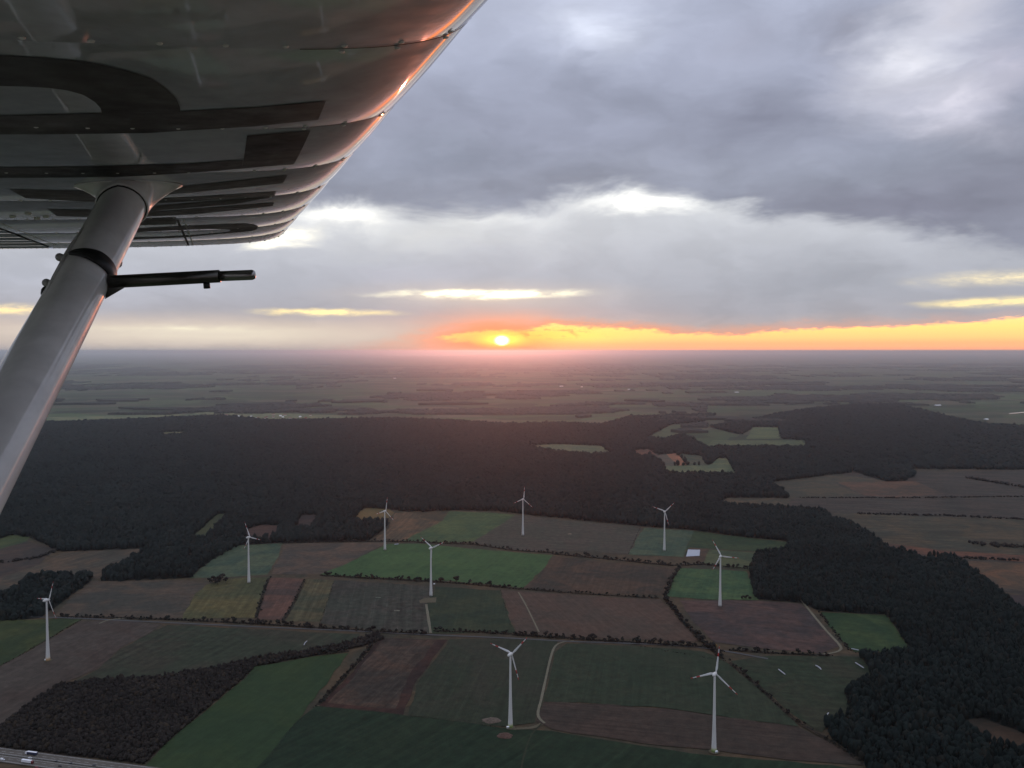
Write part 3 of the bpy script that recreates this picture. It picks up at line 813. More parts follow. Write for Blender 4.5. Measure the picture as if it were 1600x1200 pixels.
def wood(name, poly, near, far, mat, label, hmin, hmax, holes=(), templ=None):
    Q = wood_points(poly, near, far, holes)
    parts = []
    d = Q[:, 1]
    for sel, tm in ((d < 2000, templ or HI), (d >= 2000, LO)):
        if not sel.any(): continue
        q = Q[sel]
        parts.append(scatter(tm, q[:, :3], q[:, 3] * rng.uniform(.42, .85, len(q)), rng.uniform(hmin, hmax, len(q)) * (1 + .35 * (rng.random(len(q)) > .93))))
    Vv, Tt, b = [], [], 0
    for v, t in parts:
        Vv.append(v); Tt.append(t + b); b += len(v)
    me = np_mesh(name, np.concatenate(Vv), np.concatenate(Tt), [mat])
    o = link(bpy.data.objects.new(name, me))
    tag(o, label, None, None, 'stuff')
    print(name, len(Q), "trees", len(me.polygons), "tris")
    return o
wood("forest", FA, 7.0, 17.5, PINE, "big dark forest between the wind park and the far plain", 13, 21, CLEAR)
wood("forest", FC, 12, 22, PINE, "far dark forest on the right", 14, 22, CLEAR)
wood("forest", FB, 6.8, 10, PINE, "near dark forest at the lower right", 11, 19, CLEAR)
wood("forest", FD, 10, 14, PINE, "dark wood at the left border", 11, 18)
wood("scrub", FE, 4.3, 6, BARE, "brown leafless scrub wood beside the road", 3.5, 8, (), RO)

# far woods: low slabs of canopy scattered over the plain
FARW = island_material("hazed_wood_canopy", [(0, (.030, .034, .030)), (.5, (.042, .045, .038)), (1, (.054, .050, .042))])  # paler than the near woods: distance haze is partly in the colour
def far_woods():
    Vs, Fs = [], []
    r = random.Random(5)
    def patch(cx, cy, rx, ry, h, ang):
        n = 22
        b = len(Vs)
        ph = [r.uniform(0, 6.28) for _ in range(4)]
        ca, sa = math.cos(ang), math.sin(ang)
        ring = []
        for k in range(n):
            a = 2 * math.pi * k / n
            q = 1 + .22 * math.sin(2 * a + ph[0]) + .18 * math.sin(3 * a + ph[1]) + .12 * math.sin(5 * a + ph[2]) + r.uniform(-.08, .08)
            sq = 1 / max(abs(math.cos(a)), abs(math.sin(a))) ** .25
            x, y = q * sq * rx * math.cos(a), q * sq * ry * math.sin(a)
            ring.append((cx + x * ca - y * sa, cy + x * sa + y * ca))
        for x, y in ring: Vs.append((x, y, .5))
        for x, y in ring: Vs.append((x, y, h * r.uniform(.75, 1.1)))
        for x, y in ring: Vs.append((cx + (x - cx) * .6, cy + (y - cy) * .6, h * r.uniform(.9, 1.25)))
        Vs.append((cx, cy, h * 1.1))
        for k in range(n):
            k2 = (k + 1) % n
            Fs.append((b + k, b + k2, b + n + k2, b + n + k))
            Fs.append((b + n + k, b + n + k2, b + 2 * n + k2, b + 2 * n + k))
            Fs.append((b + 2 * n + k, b + 2 * n + k2, b + 3 * n))
    # irregular woods: cells of canopy wherever a broken noise over the land is high
    rs = np.random.default_rng(3)
    lat = rs.random((256, 256))
    def vnoise(x, y):
        xi, yi = np.floor(x).astype(int), np.floor(y).astype(int); fx, fy = x - xi, y - yi
        fx, fy = fx * fx * (3 - 2 * fx), fy * fy * (3 - 2 * fy)
        g = lambda a, b: lat[a % 256, b % 256]
        return (g(xi, yi) * (1 - fx) + g(xi + 1, yi) * fx) * (1 - fy) + (g(xi, yi + 1) * (1 - fx) + g(xi + 1, yi + 1) * fx) * fy
    d0 = 5300.0
    while d0 < 30000:
        step = max(34.0, d0 * d0 / 500 / 1280 * .9)
        wx = max(20.0, d0 * 2.6 / 1280)
        xs = np.arange(-d0 * .72, d0 * .72, wx)
        ym = d0 + step / 2
        rx_, ry_ = xs * .95 + ym * .3, ym * .95 - xs * .3
        n = .50 * vnoise(rx_ / 1700, ry_ / 900 + 40) + .30 * vnoise(rx_ / 520 + 9, ry_ / 330) + .20 * vnoise(rx_ / 170, ry_ / 130 + 70)
        thr = .56 + .05 * min(1, (d0 - 5300) / 9000)
        on = n > thr
        P_ = w2px(np.stack([xs, np.full_like(xs, ym), np.zeros_like(xs)], -1))
        on &= ~((P_[:, 1] > 648) & (P_[:, 0] < 1000)) & ~((P_[:, 1] > 634) & (P_[:, 0] > 1100))
        hh = rs.uniform(11, 19, len(xs))
        for k in np.where(on)[0]:
            x0, x1 = xs[k] - rs.uniform(0, .3) * wx, xs[k] + wx * (1 + rs.uniform(0, .3)); y0, y1 = d0 - rs.uniform(0, .4) * step, d0 + step * (1 + rs.uniform(0, .4))
            b = len(Vs); h = hh[k]
            Vs.extend([(x0, y0, .4), (x1, y0, .4), (x1, y1, .4), (x0, y1, .4), (x0 + wx * .15, y0 + step * .1, h), (x1 - wx * .15, y0 + step * .1, h * .9), (x1 - wx * .15, y1, h), (x0 + wx * .15, y1, h * .92)])
            Fs.extend([(b + 4, b + 5, b + 6, b + 7), (b, b + 1, b + 5, b + 4), (b + 1, b + 2, b + 6, b + 5), (b + 3, b, b + 4, b + 7)])
        d0 += step
    print("far canopy cells", len(Fs) // 4)
    for px, py, w, d in ((190, 626, 260, 160), (400, 633, 330, 170), (560, 628, 260, 150), (680, 610, 230, 150), (710, 632, 240, 100), (740, 618, 200, 120),
                         (1010, 627, 200, 130), (1240, 601, 400, 120), (1230, 630, 240, 110), (1120, 655, 240, 110), (1180, 659, 200, 130), (1075, 675, 110, 70),
                         (250, 640, 300, 90), (130, 632, 220, 100), (480, 643, 220, 80), (910, 652, 60, 60), (860, 612, 330, 120), (1380, 618, 380, 110), (1520, 608, 400, 140)):
        x, y = ground(px, py)
        patch(x, y, w, d, 18, r.uniform(-.2, .2))
    o = mesh_obj("distant_woods", Vs, Fs, FARW, smooth=False)
    return tag(o, "dark strips of woodland scattered over the far plain", None, None, 'stuff')
far_woods()

# hedgerow trees, each one a thing; the farthest of them joined
def tree_mesh(seed, bare):
    r = np.random.default_rng(seed)
    V_, T_, mi = [], [], []
    b = 0
    # trunk with three limbs
    def limb(p0, p1, r0, r1, n=5):
        nonlocal b
        p0, p1 = np.array(p0, float), np.array(p1, float)
        d = p1 - p0; d /= np.linalg.norm(d)
        u = np.cross(d, [0.3, 1, 0.1]); u /= np.linalg.norm(u); w = np.cross(d, u)
        for p, q in ((p0, r0), (p1, r1)):
            for k in range(n):
                a = 2 * math.pi * k / n
                V_.append(p + q * (u * math.cos(a) + w * math.sin(a)))
        for k in range(n):
            k2 = (k + 1) % n
            T_.extend([(b + k, b + k2, b + n + k2), (b + k, b + n + k2, b + n + k)]); mi.extend([1, 1])
        b += 2 * n
    limb((0, 0, -.1), (0, 0, .45), .035, .022)
    ends = []
    for k in range(5):
        a = k * 1.256 + r.uniform(-.4, .4)
        e = (r.uniform(.15, .32) * math.cos(a), r.uniform(.15, .32) * math.sin(a), r.uniform(.5, .9))
        limb((0, 0, r.uniform(.25, .42)), e, .018, .006, 4); ends.append(e)
    for e in ends + [(0, 0, .8), (0, 0, .6)]:
        v, f = ico(1)
        s = r.uniform(.14, .24)
        v = v * (1 + r.normal(0, .25, (len(v), 1))) * s + np.array(e)
        V_.extend(list(v)); T_.extend([tuple(q) for q in (f + b)]); mi.extend([0] * len(f)); b += len(v)
    me = np_mesh("hedge_tree", np.array(V_), np.array(T_), [BARE if bare else MIXED, BARK], mi, smooth=False)
    return me, np.array(V_), np.array(T_)
TM = [tree_mesh(50 + i, i % 3 != 0) for i in range(6)]
HEDGES = [  # picture polyline, spacing, height range, name of the row
    ([(800, 992), (900, 999), (1000, 1005), (1100, 1012), (1130, 1018)], 8.0, (6, 12), "dark bare tree in the dense row below the big reddish field"),
    ([(1140, 1016), (1210, 1021), (1300, 1025)], 9.0, (5, 10), "dark bare tree in the row below the purplish field"),
    ([(680, 987), (740, 988), (800, 991)], 9.0, (5, 9), "low dark tree in the row below the dark green field"),
    ([(400, 975), (460, 979), (540, 984), (600, 988), (670, 991)], 8.0, (5, 11), "dark tree in the row below the pinkish strip and the dull meadow"),
    ([(95, 964), (180, 966), (280, 969), (400, 975)], 7.0, (4, 9), "dark tree in the low row below the grey brown field"),
    ([(1038, 934), (1052, 952), (1070, 975), (1096, 1002), (1130, 1030)], 7.5, (6, 12), "dark tree in the slanting row right of the big reddish field"),
    ([(1140, 1036), (1170, 1060), (1200, 1088), (1245, 1128), (1292, 1156), (1350, 1194)], 9.0, (3.5, 7), "small dark tree in the slanting row left of the near forest"),
    ([(500, 899), (560, 903), (640, 907), (720, 912), (815, 921)], 10.0, (5, 12), "dark tree in the thin row below the big green field"),
    ([(820, 921), (880, 926), (960, 931), (1030, 935)], 10.0, (4, 8), "dark tree in the thin row above the big reddish field"),
    ([(590, 1000), (562, 1032), (520, 1078), (496, 1103)], 9.0, (4, 8), "dark tree beside the farm track at the fallow plot"),
    ([(400, 1038), (470, 1026), (545, 1018)], 8.0, (5, 9), "dark tree along the upper edge of the bright wedge field"),
    ([(442, 970), (458, 945), (476, 906)], 11.0, (3, 6), "small dark tree between the pinkish strip and the olive strip"),
    ([(400, 966), (414, 920), (420, 904)], 11.0, (3, 7), "small dark tree at the left edge of the pinkish strip"),
    ([(864, 866), (940, 873), (1050, 884), (1100, 882), (1172, 890)], 9.0, (6, 11), "dark tree in the far row below the grey meadow"),
    ([(1040, 930), (1050, 905), (1062, 886)], 9.0, (6, 11), "dark tree left of the bright field round the right far turbine"),
    ([(655, 848), (740, 851), (800, 860), (862, 864)], 10.0, (5, 10), "dark tree in the far row along the top of the big green field"),
    ([(440, 849), (520, 847), (600, 846), (655, 847)], 10.0, (5, 9), "dark tree in the far row left of the big green field"),
]
cand = []
for hi_, (pl, sp, (h0, h1), lab) in enumerate(HEDGES):
    P = [Vector((*ground(*p), .3)) for p in pl]
    sp *= .68
    for a, b in zip(P, P[1:]):
        L = (b - a).length; n = max(1, int(L / sp))
        for k in range(n):
            if random.random() < .12: continue
            q = a + (b - a) * ((k + random.uniform(-.4, .4)) / n) + Vector((random.gauss(0, 2.0), random.gauss(0, 2.4), 0))
            cand.append((q, random.triangular(h0 * .55, h1, h0 * .9) * (1.35 if random.random() < .1 else 1), hi_))
for px, py, h in ((335, 911, 15), (345, 909, 16), (352, 911, 13), (340, 914, 13), (329, 912, 12)):
    cand.append((Vector((*ground(px, py), .3)), h, -1))
cand.append((Vector((*ground(1116, 1013), .3)), 9, -2))
for px, py in ((1160, 937), (1166, 936), (1172, 938)): cand.append((Vector((*ground(px, py), .3)), 8, -3))
order = sorted(range(len(cand)), key=lambda i: -cand[i][1] / cand[i][0].y if cand[i][2] >= 0 else -9)
print("hedge trees", len(cand))
YELLOW = island_material("autumn_leaves", [(0, (.16, .10, .02)), (1, (.22, .12, .03))])
ym = TM[0][0].copy(); ym.materials[0] = YELLOW
rest = []
for rank, i in enumerate(order):
    q, h, hi_ = cand[i]
    k = random.randrange(6)
    if rank < 285:
        o = bpy.data.objects.new("tree", ym if hi_ == -2 else TM[k][0])
        w = h * random.uniform(1.0, 1.35)
        o.location = q; o.scale = (w, w, h); o.rotation_euler = (0, 0, random.uniform(0, 6.28))
        link(o)
        if hi_ >= 0: tag(o, HEDGES[hi_][3], "tree", "row of trees: " + HEDGES[hi_][3])
        elif hi_ == -1: tag(o, "tall dark tree in the lone clump left of the olive field", "tree", "lone clump of trees in the fields")
        elif hi_ == -2: tag(o, "small yellow leaved tree just above the nearest turbine rotor", "tree")
        else: tag(o, "dark tree in the small group at the foot of the bright field's right edge", "tree", "trees at the edge of the bright field")
    else:
        rest.append((q, h, k))
if rest:
    v, t = scatter([(a, b) for _, a, b in TM], np.array([r[0][:] for r in rest]), np.array([r[1] * 1.15 for r in rest]), np.array([r[1] for r in rest]))
    o = link(bpy.data.objects.new("hedgerow_trees", np_mesh("hedgerow_trees", v, t, [MIXED], smooth=False)))
    tag(o, "farther dark trees along the field edges", None, None, 'stuff')
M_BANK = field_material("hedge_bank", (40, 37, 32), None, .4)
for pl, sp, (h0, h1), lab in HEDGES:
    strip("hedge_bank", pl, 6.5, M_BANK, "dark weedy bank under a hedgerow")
# undergrowth along the hedgerows: nobody could count it
pts, hs = [], []
for pl, sp, (h0, h1), lab in HEDGES:
    P = [Vector((*ground(*p), .2)) for p in pl]
    for a, b in zip(P, P[1:]):
        L = (b - a).length
        for k in range(int(L / 1.1)):
            q = a + (b - a) * random.random() + Vector((random.gauss(0, 1.4), random.gauss(0, 1.4), 0))
            pts.append(q[:]); hs.append(random.uniform(.25, .5) * h0)
EXTRA = [([(0, 1041), (46, 1016), (92, 989), (128, 968)], 1.4), ([(396, 1220), (462, 1130), (496, 1103)], 1.0), ([(560, 1108), (640, 1120), (740, 1131), (795, 1139)], .8),
         ([(1000, 1010), (1136, 1034)], 1.5), ([(522, 907), (512, 940), (500, 972)], 1.0), ([(800, 988), (782, 922)], .8), ([(1000, 825), (982, 866)], 1.2), ([(1340, 803), (1480, 806), (1600, 812)], 5),
         ([(1250, 778), (1420, 778), (1600, 776)], 4), ([(1490, 872), (1600, 876)], 5), ([(1510, 747), (1540, 752), (1600, 762)], 9), ([(1520, 850), (1560, 853), (1640, 858)], 9),
         ([(1280, 956), (1303, 987), (1330, 1018)], 2.5), ([(1420, 1022), (1330, 1020)], 2.5), ([(0, 880), (60, 872), (90, 860)], 6)]
for pl, hh in EXTRA:
    P = [Vector((*ground(*p), .2)) for p in pl]
    for a, b in zip(P, P[1:]):
        for k in range(int((b - a).length / 2.6)):
            q = a + (b - a) * random.random() + Vector((random.gauss(0, .5 + hh * .45), random.gauss(0, .5 + hh * .9), 0))
            pts.append(q[:]); hs.append(random.uniform(.5, 1.2) * hh)
hs = np.array(hs)
v, t = scatter(LO, np.array(pts), np.clip(hs * rng.uniform(.5, .9, len(hs)), .7, 4.5), hs)
o = link(bpy.data.objects.new("undergrowth", np_mesh("undergrowth", v, t, [BARE])))
tag(o, "low scrub along the hedgerows and field edges", None, None, 'stuff')

# ------------------------------------------------------------------ water and small things on the fields
M_WATER = material("still_water", (.02, .03, .035), .12, spec=.8)
sheet("lake", [(596, 555.2), (640, 554.0), (700, 553.4), (752, 553.6), (742, 555.0), (700, 556.4), (640, 556.4)], M_WATER, "thin bright lake on the horizon below the sunset", 0, 9e9)
M_SHEET = material("white_plastic", (.36, .37, .40), .5, var=.12, scale=.4)
def box_thing(name, px, py, size, mat, label, cat, rot=0.0, group=None):
    x, y = ground(px, py, .3)
    vs, fs = prism([(-size[0] / 2, 0), (size[0] / 2, 0), (size[0] / 2 - size[2] * .35, size[2]), (-size[0] / 2 + size[2] * .35, size[2])], -size[1] / 2, size[1] / 2)
    o = fix_normals(mesh_obj(name, vs, fs, mat))
    o.location = (x, y, .5 + layer[0] * .012); o.rotation_euler = (0, 0, rot)
    return tag(o, label, cat, group)
# covered clamp: pillowy white sheet
P = [Vector(ground(*p)).to_3d() for p in ((1072, 870.5), (1093, 869.5), (1094, 860), (1075, 859.5))]
vs, fs = [], []
for j in range(9):
    for i in range(9):
        u, w = i / 8, j / 8
        q = (P[0] * (1 - u) + P[1] * u) * (1 - w) + (P[3] * (1 - u) + P[2] * u) * w
        e = min(u, 1 - u, w, 1 - w)
        q.z = .5 + layer[0] * .012 + 2.2 * min(1, e * 5) + random.uniform(-.15, .15)
        vs.append(q)
for j in range(8):
    for i in range(8): fs.append((j * 9 + i, j * 9 + i + 1, j * 9 + i + 10, j * 9 + i + 9))
tag(mesh_obj("silage_clamp", vs, fs, M_SHEET, smooth=True), "bright white plastic sheet covering a flat heap in a bare yard", "silage heap")
def roll(px0, px1, r_, label, bend=0.0):
    A, B = Vector((*ground(*px0), 0)), Vector((*ground(*px1), 0))
    d = (B - A); n = Vector((-d.y, d.x, 0)).normalized()
    vs, fs = [], []
    N, K = 12, 8
    for i in range(N + 1):
        u = i / N; c = A + d * u + n * bend * math.sin(math.pi * u)
        rr = r_ * (0.35 if i in (0, N) else 1.0) * random.uniform(.94, 1.06)
        for k in range(K):
            a = 2 * math.pi * k / K
            q = c + n * rr * math.cos(a); vs.append((q.x, q.y, .4 + layer[0] * .012 + r_ * .8 + rr * .8 * math.sin(a)))
    for i in range(N):
        for k in range(K): fs.append((i * K + k, i * K + (k + 1) % K, (i + 1) * K + (k + 1) % K, (i + 1) * K + k))
    fs += [tuple(range(K - 1, -1, -1)), tuple(range(N * K, N * K + K))]
    o = fix_normals(mesh_obj("silage_roll", vs, fs, M_SHEET, smooth=True))
    return tag(o, label, "silage roll")
roll((1216, 1047.5), (1227, 1056), .9, "white wrapped roll lying leftmost on the meadow beside the near forest")
roll((1274, 1041.5), (1283, 1048.5), 1.0, "white wrapped roll with a bent end in the middle of the meadow", 1.5)
roll((1336, 1037), (1350, 1046), .9, "long white wrapped roll at the forest edge of the meadow")
roll((1293, 1121), (1295, 1116), .8, "short white wrapped roll low on the meadow near the scrub", 1.0)
roll((1330, 1015.5), (1342, 1018), 1.0, "white wrapped roll at the corner of the small green field by the track")
roll((475, 1010), (480, 1003), .7, "thin curved white roll on the dull green field left of centre", 1.2)
roll((616, 852.5), (623, 851.5), 1.6, "white wrapped roll beside the small turbine left of centre")
M_WALL = material("pale_render", (.55, .53, .50), .9, var=.1, scale=.2)
M_TILE = material("red_roof_tiles", (.22, .075, .05), .9, var=.2, scale=.5)
M_METAL = material("white_sheet_roof", (.85, .86, .88), .35)
M_KIOSK = material("kiosk_paint", (.42, .44, .42), .6)
def house(name, px, py, L, Wd, H, roofH, wall, roofm, label, cat, group=None, rot=0.0):
    x, y = ground(px, py)
    r = empty(name, (x, y, .2), label, cat, group); r.rotation_euler = (0, 0, rot)
    vs, fs = [], []
    add_box(vs, fs, (0, 0, H / 2), (L, Wd, H))
    mesh_obj("wall", vs, fs, wall, r)
    e = .04 * Wd
    pv_ = [(-L / 2 - e, -Wd / 2 - e, H + .02), (L / 2 + e, -Wd / 2 - e, H + .02), (L / 2 + e, Wd / 2 + e, H + .02), (-L / 2 - e, Wd / 2 + e, H + .02), (-L / 2 - e, 0, H + roofH), (L / 2 + e, 0, H + roofH)]
    fix_normals(mesh_obj("roof", pv_, [(0, 3, 2, 1), (0, 1, 5, 4), (2, 3, 4, 5), (1, 2, 5), (3, 0, 4)], roofm, r))
    return r
# transformer kiosks at the towers
def kiosk(px, py, label):
    r = house("transformer_kiosk", px, py, 3.2, 2.6, 2.3, .5, M_KIOSK, M_METAL, label, "kiosk", "kiosks at the turbine feet", .3)
    r.location.z = .3 + layer[0] * .012
    vs, fs = [], []
    add_box(vs, fs, (0, -1.33, 1.0), (1.2, .06, 1.9)); mesh_obj("door", vs, fs, M_STEEL, r)
kiosk(71.5, 1033.5, "small pale kiosk at the foot of the left border turbine")
kiosk(793.5, 1139.5, "small pale kiosk at the foot of the near middle turbine")
kiosk(1119, 1178, "small pale kiosk at the foot of the nearest turbine")
kiosk(678.5, 914.5, "small white kiosk on the hedge right of the middle turbine tower")
# soil heaps
def heap(px, py, rx, ry, h, rgb, label):
    x, y = ground(px, py)
    vs, fs = [], []
    n, m = 18, 5
    for j in range(m):
        q = 1 - j / m
        for k in range(n):
            a = 2 * math.pi * k / n
            s = q * random.uniform(.88, 1.12)
            vs.append((rx * s * math.cos(a), ry * s * math.sin(a), h * (1 - q ** 1.5) * random.uniform(.85, 1.15)))
    vs.append((0, 0, h))
    for j in range(m - 1):
        for k in range(n): fs.append((j * n + k, j * n + (k + 1) % n, (j + 1) * n + (k + 1) % n, (j + 1) * n + k))
    for k in range(n): fs.append(((m - 1) * n + k, (m - 1) * n + (k + 1) % n, m * n))
    o = mesh_obj("soil_heap", vs, fs, material("heaped_soil", alb(*rgb), .95, var=.35, scale=.25))
    o.location = (x, y, .1 + layer[0] * .012)
    return tag(o, label, "soil heap")
heap(768, 1127, 13, 9, 2.2, (82, 70, 62), "wide grey brown soil heap left of the near middle turbine")
heap(789, 1151, 10, 9, 2.6, (74, 52, 44), "reddish soil heap on the dark green field below the near middle turbine")
heap(620, 955, 6, 4, 1.2, (92, 90, 80), "small pale heap on the dull meadow left of the crane pad")
heap(890, 835, 6, 6, 1.6, (110, 96, 84), "small pale heap on the grey meadow")
heap(591, 934.5, 6, 3, 1.0, (84, 88, 80), "low grey heap in the upper part of the dull meadow")
# far bright roofs
for k, (px, py, L, lab) in enumerate([(617, 591.5, 46, "bright far roof left of the sunset glow"), (877, 604, 50, "bright far roof below the right end of the glow"), (909, 605, 22, "tiny bright roof right of the far one below the glow"),
                       (984, 609, 50, "bright far roof in the middle of the plain"), (1151, 613.5, 48, "bright far roof on the plain above the square clearing"), (1215, 616, 26, "faint bright roof right of the square clearing's column"),
                       (1465, 634, 54, "bright far roof on the right of the plain"), (1541, 656, 20, "tiny white roof above the far right forest"), (519, 586, 28, "tiny pale roof far left of the glow")]):
    house("barn", px, py, L, 26, 5, 5, M_WALL, M_METAL, lab, "barn", None, .25)
sheet("canal", [(1576, 645.8), (1600, 643.6), (1700, 641), (1700, 642.2), (1600, 645.2), (1578, 647)], M_WATER, "thin bright strip of water at the right border", 0, 9e9)
for k in range(26):
    px, py = random.uniform(335, 490), random.uniform(648, 656)
    house("house", px, py, random.uniform(14, 22), 12, 5, 5, M_WALL, M_TILE if random.random() < .75 else M_METAL, "tiny house in the far village at the edge of the big forest", "house", "houses of the far village", random.uniform(-.6, .6))

# ------------------------------------------------------------------ wind turbines
M_TOWER = material("turbine_white", (.60, .59, .55), .5, var=.04, scale=.05)
M_BLADE = material("blade_white", (.66, .66, .64), .4)
M_RED = material("signal_red", (.42, .035, .03), .45)
RINGS_G = [material("tower_ring_green", c, .5) for c in ((.10, .15, .035), (.19, .25, .07), (.34, .38, .18), (.52, .54, .38))]
RINGS_O = [material("tower_ring_ochre", c, .5) for c in ((.36, .20, .08), (.45, .28, .13), (.55, .40, .24), (.66, .56, .42))]
YAW = math.radians(32)
NRM = Vector((math.sin(YAW), math.cos(YAW), 0)); EX = Vector((math.cos(YAW), -math.sin(YAW), 0))
HUB_H, BLADE_R = 98.0, 35.0
def lathe(profile, n=20, cap=True):
    vs, fs = [], []
    for r_, z in profile:
        for k in range(n):
            a = 2 * math.pi * k / n; vs.append((r_ * math.cos(a), r_ * math.sin(a), z))
    for j in range(len(profile) - 1):
        for k in range(n): fs.append((j * n + k, j * n + (k + 1) % n, (j + 1) * n + (k + 1) % n, (j + 1) * n + k))
    if cap: fs += [tuple(range(n - 1, -1, -1)), tuple(range((len(profile) - 1) * n, len(profile) * n))]
    return vs, fs
def trad(z):
    u = z / 96.0
    return 1.25 + 1.0 * (1 - u) + 1.15 * (1 - u) ** 3.5
def me_of(name, vf, mat, smooth=True):
    me = bpy.data.meshes.new(name); me.from_pydata([tuple(q) for q in vf[0]], [], vf[1]); me.materials.append(mat)
    bm = bmesh.new(); bm.from_mesh(me); bmesh.ops.recalc_face_normals(bm, faces=bm.faces); bm.to_mesh(me); bm.free()
    if smooth: me.polygons.foreach_set('use_smooth', np.ones(len(me.polygons), bool))
    return me
RZ = [0.0, 1.4, 2.8, 4.2, 5.6]
tower_me = me_of("tower", lathe([(trad(z), z) for z in np.linspace(0, 96, 26)], 24), M_TOWER)
ring_shape = [lathe([(trad(RZ[k]) + .03, RZ[k] + .01), (trad(RZ[k + 1]) + .03, RZ[k + 1])], 24, False) for k in range(4)]
ringG = [me_of("tower_ring", ring_shape[k], RINGS_G[k]) for k in range(4)]
ringO = [me_of("tower_ring", ring_shape[k], RINGS_O[k]) for k in range(4)]
def along_y(vf, sx=1, sz=1):      # lathe axis z -> rotor axis y
    return [(x * sx, z, y * sz) for x, y, z in vf[0]], vf[1]
# egg shaped nacelle; the rotor sits on its +y end
nac_prof = [(.05, -6.2), (.9, -5.9), (1.6, -5.0), (2.05, -3.6), (2.3, -1.8), (2.4, 0.2), (2.3, 1.6), (2.1, 2.2)]
nac_me = me_of("nacelle", along_y(lathe(nac_prof, 16)), M_TOWER)
hub_me = me_of("hub", along_y(lathe([(2.1, 2.25), (2.05, 2.9), (1.9, 3.8), (1.5, 4.7), (.9, 5.3), (.1, 5.6)], 16)), M_TOWER)
def blade_section(r_):
    t = r_ / BLADE_R
    if t < .06: ch, th = 1.5, 1.5
    elif t < .2: f = (t - .06) / .14; ch, th = 1.5 + 1.35 * f, 1.5 - .75 * f
    else: f = (t - .2) / .8; ch, th = 2.85 - 2.15 * f ** .85, .75 - .62 * f
    tw = math.radians(16 * (1 - t) ** 2 + 2)
    return ch, th, tw
def blade_vf(r0, r1, n, grow=0.0):
    vs, fs = [], []
    K = 10
    for i in range(n + 1):
        r_ = r0 + (r1 - r0) * i / n
        ch, th, tw = blade_section(r_)
        ch += grow; th += grow
        if r_ > BLADE_R * .97: k_ = (1 - (r_ / BLADE_R - .97) / .03 * .6); ch *= k_; th *= k_
        for k in range(K):
            a = 2 * math.pi * k / K
            x = ch * (.5 * math.cos(a) + .18); y = th * .5 * math.sin(a) * (1 if math.cos(a) > -.2 else .55)
            vs.append((x * math.cos(tw) - y * math.sin(tw), x * math.sin(tw) + y * math.cos(tw), r_))
    for i in range(n):
        for k in range(K): fs.append((i * K + k, i * K + (k + 1) % K, (i + 1) * K + (k + 1) % K, (i + 1) * K + k))
    fs += [tuple(range(K - 1, -1, -1)), tuple(range(n * K, n * K + K))]
    return vs, fs
blade_me = me_of("blade", blade_vf(1.6, BLADE_R, 18), M_BLADE)
band_me = [me_of("red_band", blade_vf(BLADE_R * a, BLADE_R * b, 3, .05), M_RED) for a, b in ((.62, .76), (.90, 1.003))]
pad_me = me_of("foundation", lathe([(6.4, 0), (6.2, .35), (3.6, .6)], 24), M_PAD, False)
TURB = [
    ((75, 1033), (78.5, 936), [(80, 909), (68, 932), (90, 967)], 'O', "white wind turbine nearest the left border, standing on the brown field with an ochre foot"),
    ((389, 911), (390.5, 839.5), [(384, 816), (404, 843)], None, "white wind turbine on the blue green field, right of the lone tree clump"),
    ((601.5, 860), (603, 797), [(604, 776), (591, 802), (616, 814)], None, "white wind turbine before the yellowish patch at the forest edge"),
    ((673.5, 932), (675.5, 855), [(660, 838), (692, 848), (677, 880)], None, "white wind turbine above the gravel crane pad in the middle of the park"),
    ((817, 837), (818, 779), [(819, 758), (803, 786), (833, 794)], None, "farthest white wind turbine, standing on the grey meadow below the sunset"),
    ((1038, 861), (1039.5, 799), [(1021, 790), (1054, 785), (1047, 822)], None, "white wind turbine on the blue green field left of the white sheet"),
    ((1125, 948), (1126, 870), [(1114, 843), (1155, 874), (1116, 891)], None, "white wind turbine in front of the bright green field beside the near right forest"),
    ((797.5, 1138), (800.5, 1018), [(775, 1001), (820, 996), (814, 1059)], 'G', "white wind turbine with green foot beside the soil heaps and the curved track"),
    ((1115.5, 1176), (1117, 1051), [(1121, 1013), (1084, 1057), (1150, 1085)], 'G', "nearest and tallest looking white wind turbine with green foot on the brown strip"),
]
for base, hub, tips, ring, label in TURB:
    gx, gy = ground(*base)
    r = empty("wind_turbine", (gx, gy, .2 + layer[0] * .012), label, "wind turbine", "wind turbines of the wind park")
    H = Vector((gx, gy, HUB_H + .15)) + NRM * 3.6
    # phase: the one that brings the three tips closest to where the photograph has them
    hp = w2px(np.array(H)[None])[0]
    best = None
    for ph in np.arange(0, 120, 1.0):
        tp = []
        for k in range(3):
            a = math.radians(ph + 120 * k)
            tp.append(np.array(H + (EX * math.sin(a) + Vector((0, 0, 1)) * math.cos(a)) * BLADE_R))
        tp = w2px(np.array(tp)) - hp
        e = sum(min(np.sum((tp - (np.array(t) - np.array(hub))) ** 2, axis=1)) for t in tips)
        if best is None or e < best[0]: best = (e, ph)
    ph = best[1]
    o = link(bpy.data.objects.new("tower", tower_me), r)
    if ring:
        for m in (ringG if ring == 'G' else ringO): link(bpy.data.objects.new("tower_ring", m), o)
        f = link(bpy.data.objects.new("foundation", pad_me), r); f.location.z = .02
    nz = link(bpy.data.objects.new("nacelle", nac_me), r)
    nz.location = (0, 0, HUB_H); nz.rotation_euler = (0, 0, -YAW)
    link(bpy.data.objects.new("hub", hub_me), nz)
    for k in range(3):
        a = math.radians(ph + 120 * k)
        b = bpy.data.objects.new("blade", blade_me)
        M = Matrix.Rotation(-YAW, 4, 'Z') @ Matrix.Translation((0, 3.6, 0)) @ Matrix.Rotation(a, 4, 'Y')
        b.matrix_local = Matrix.Translation((0, 0, HUB_H)) @ M
        link(b, r); b.matrix_local = Matrix.Translation((0, 0, HUB_H)) @ M
        for m in band_me: link(bpy.data.objects.new("red_band", m), b)

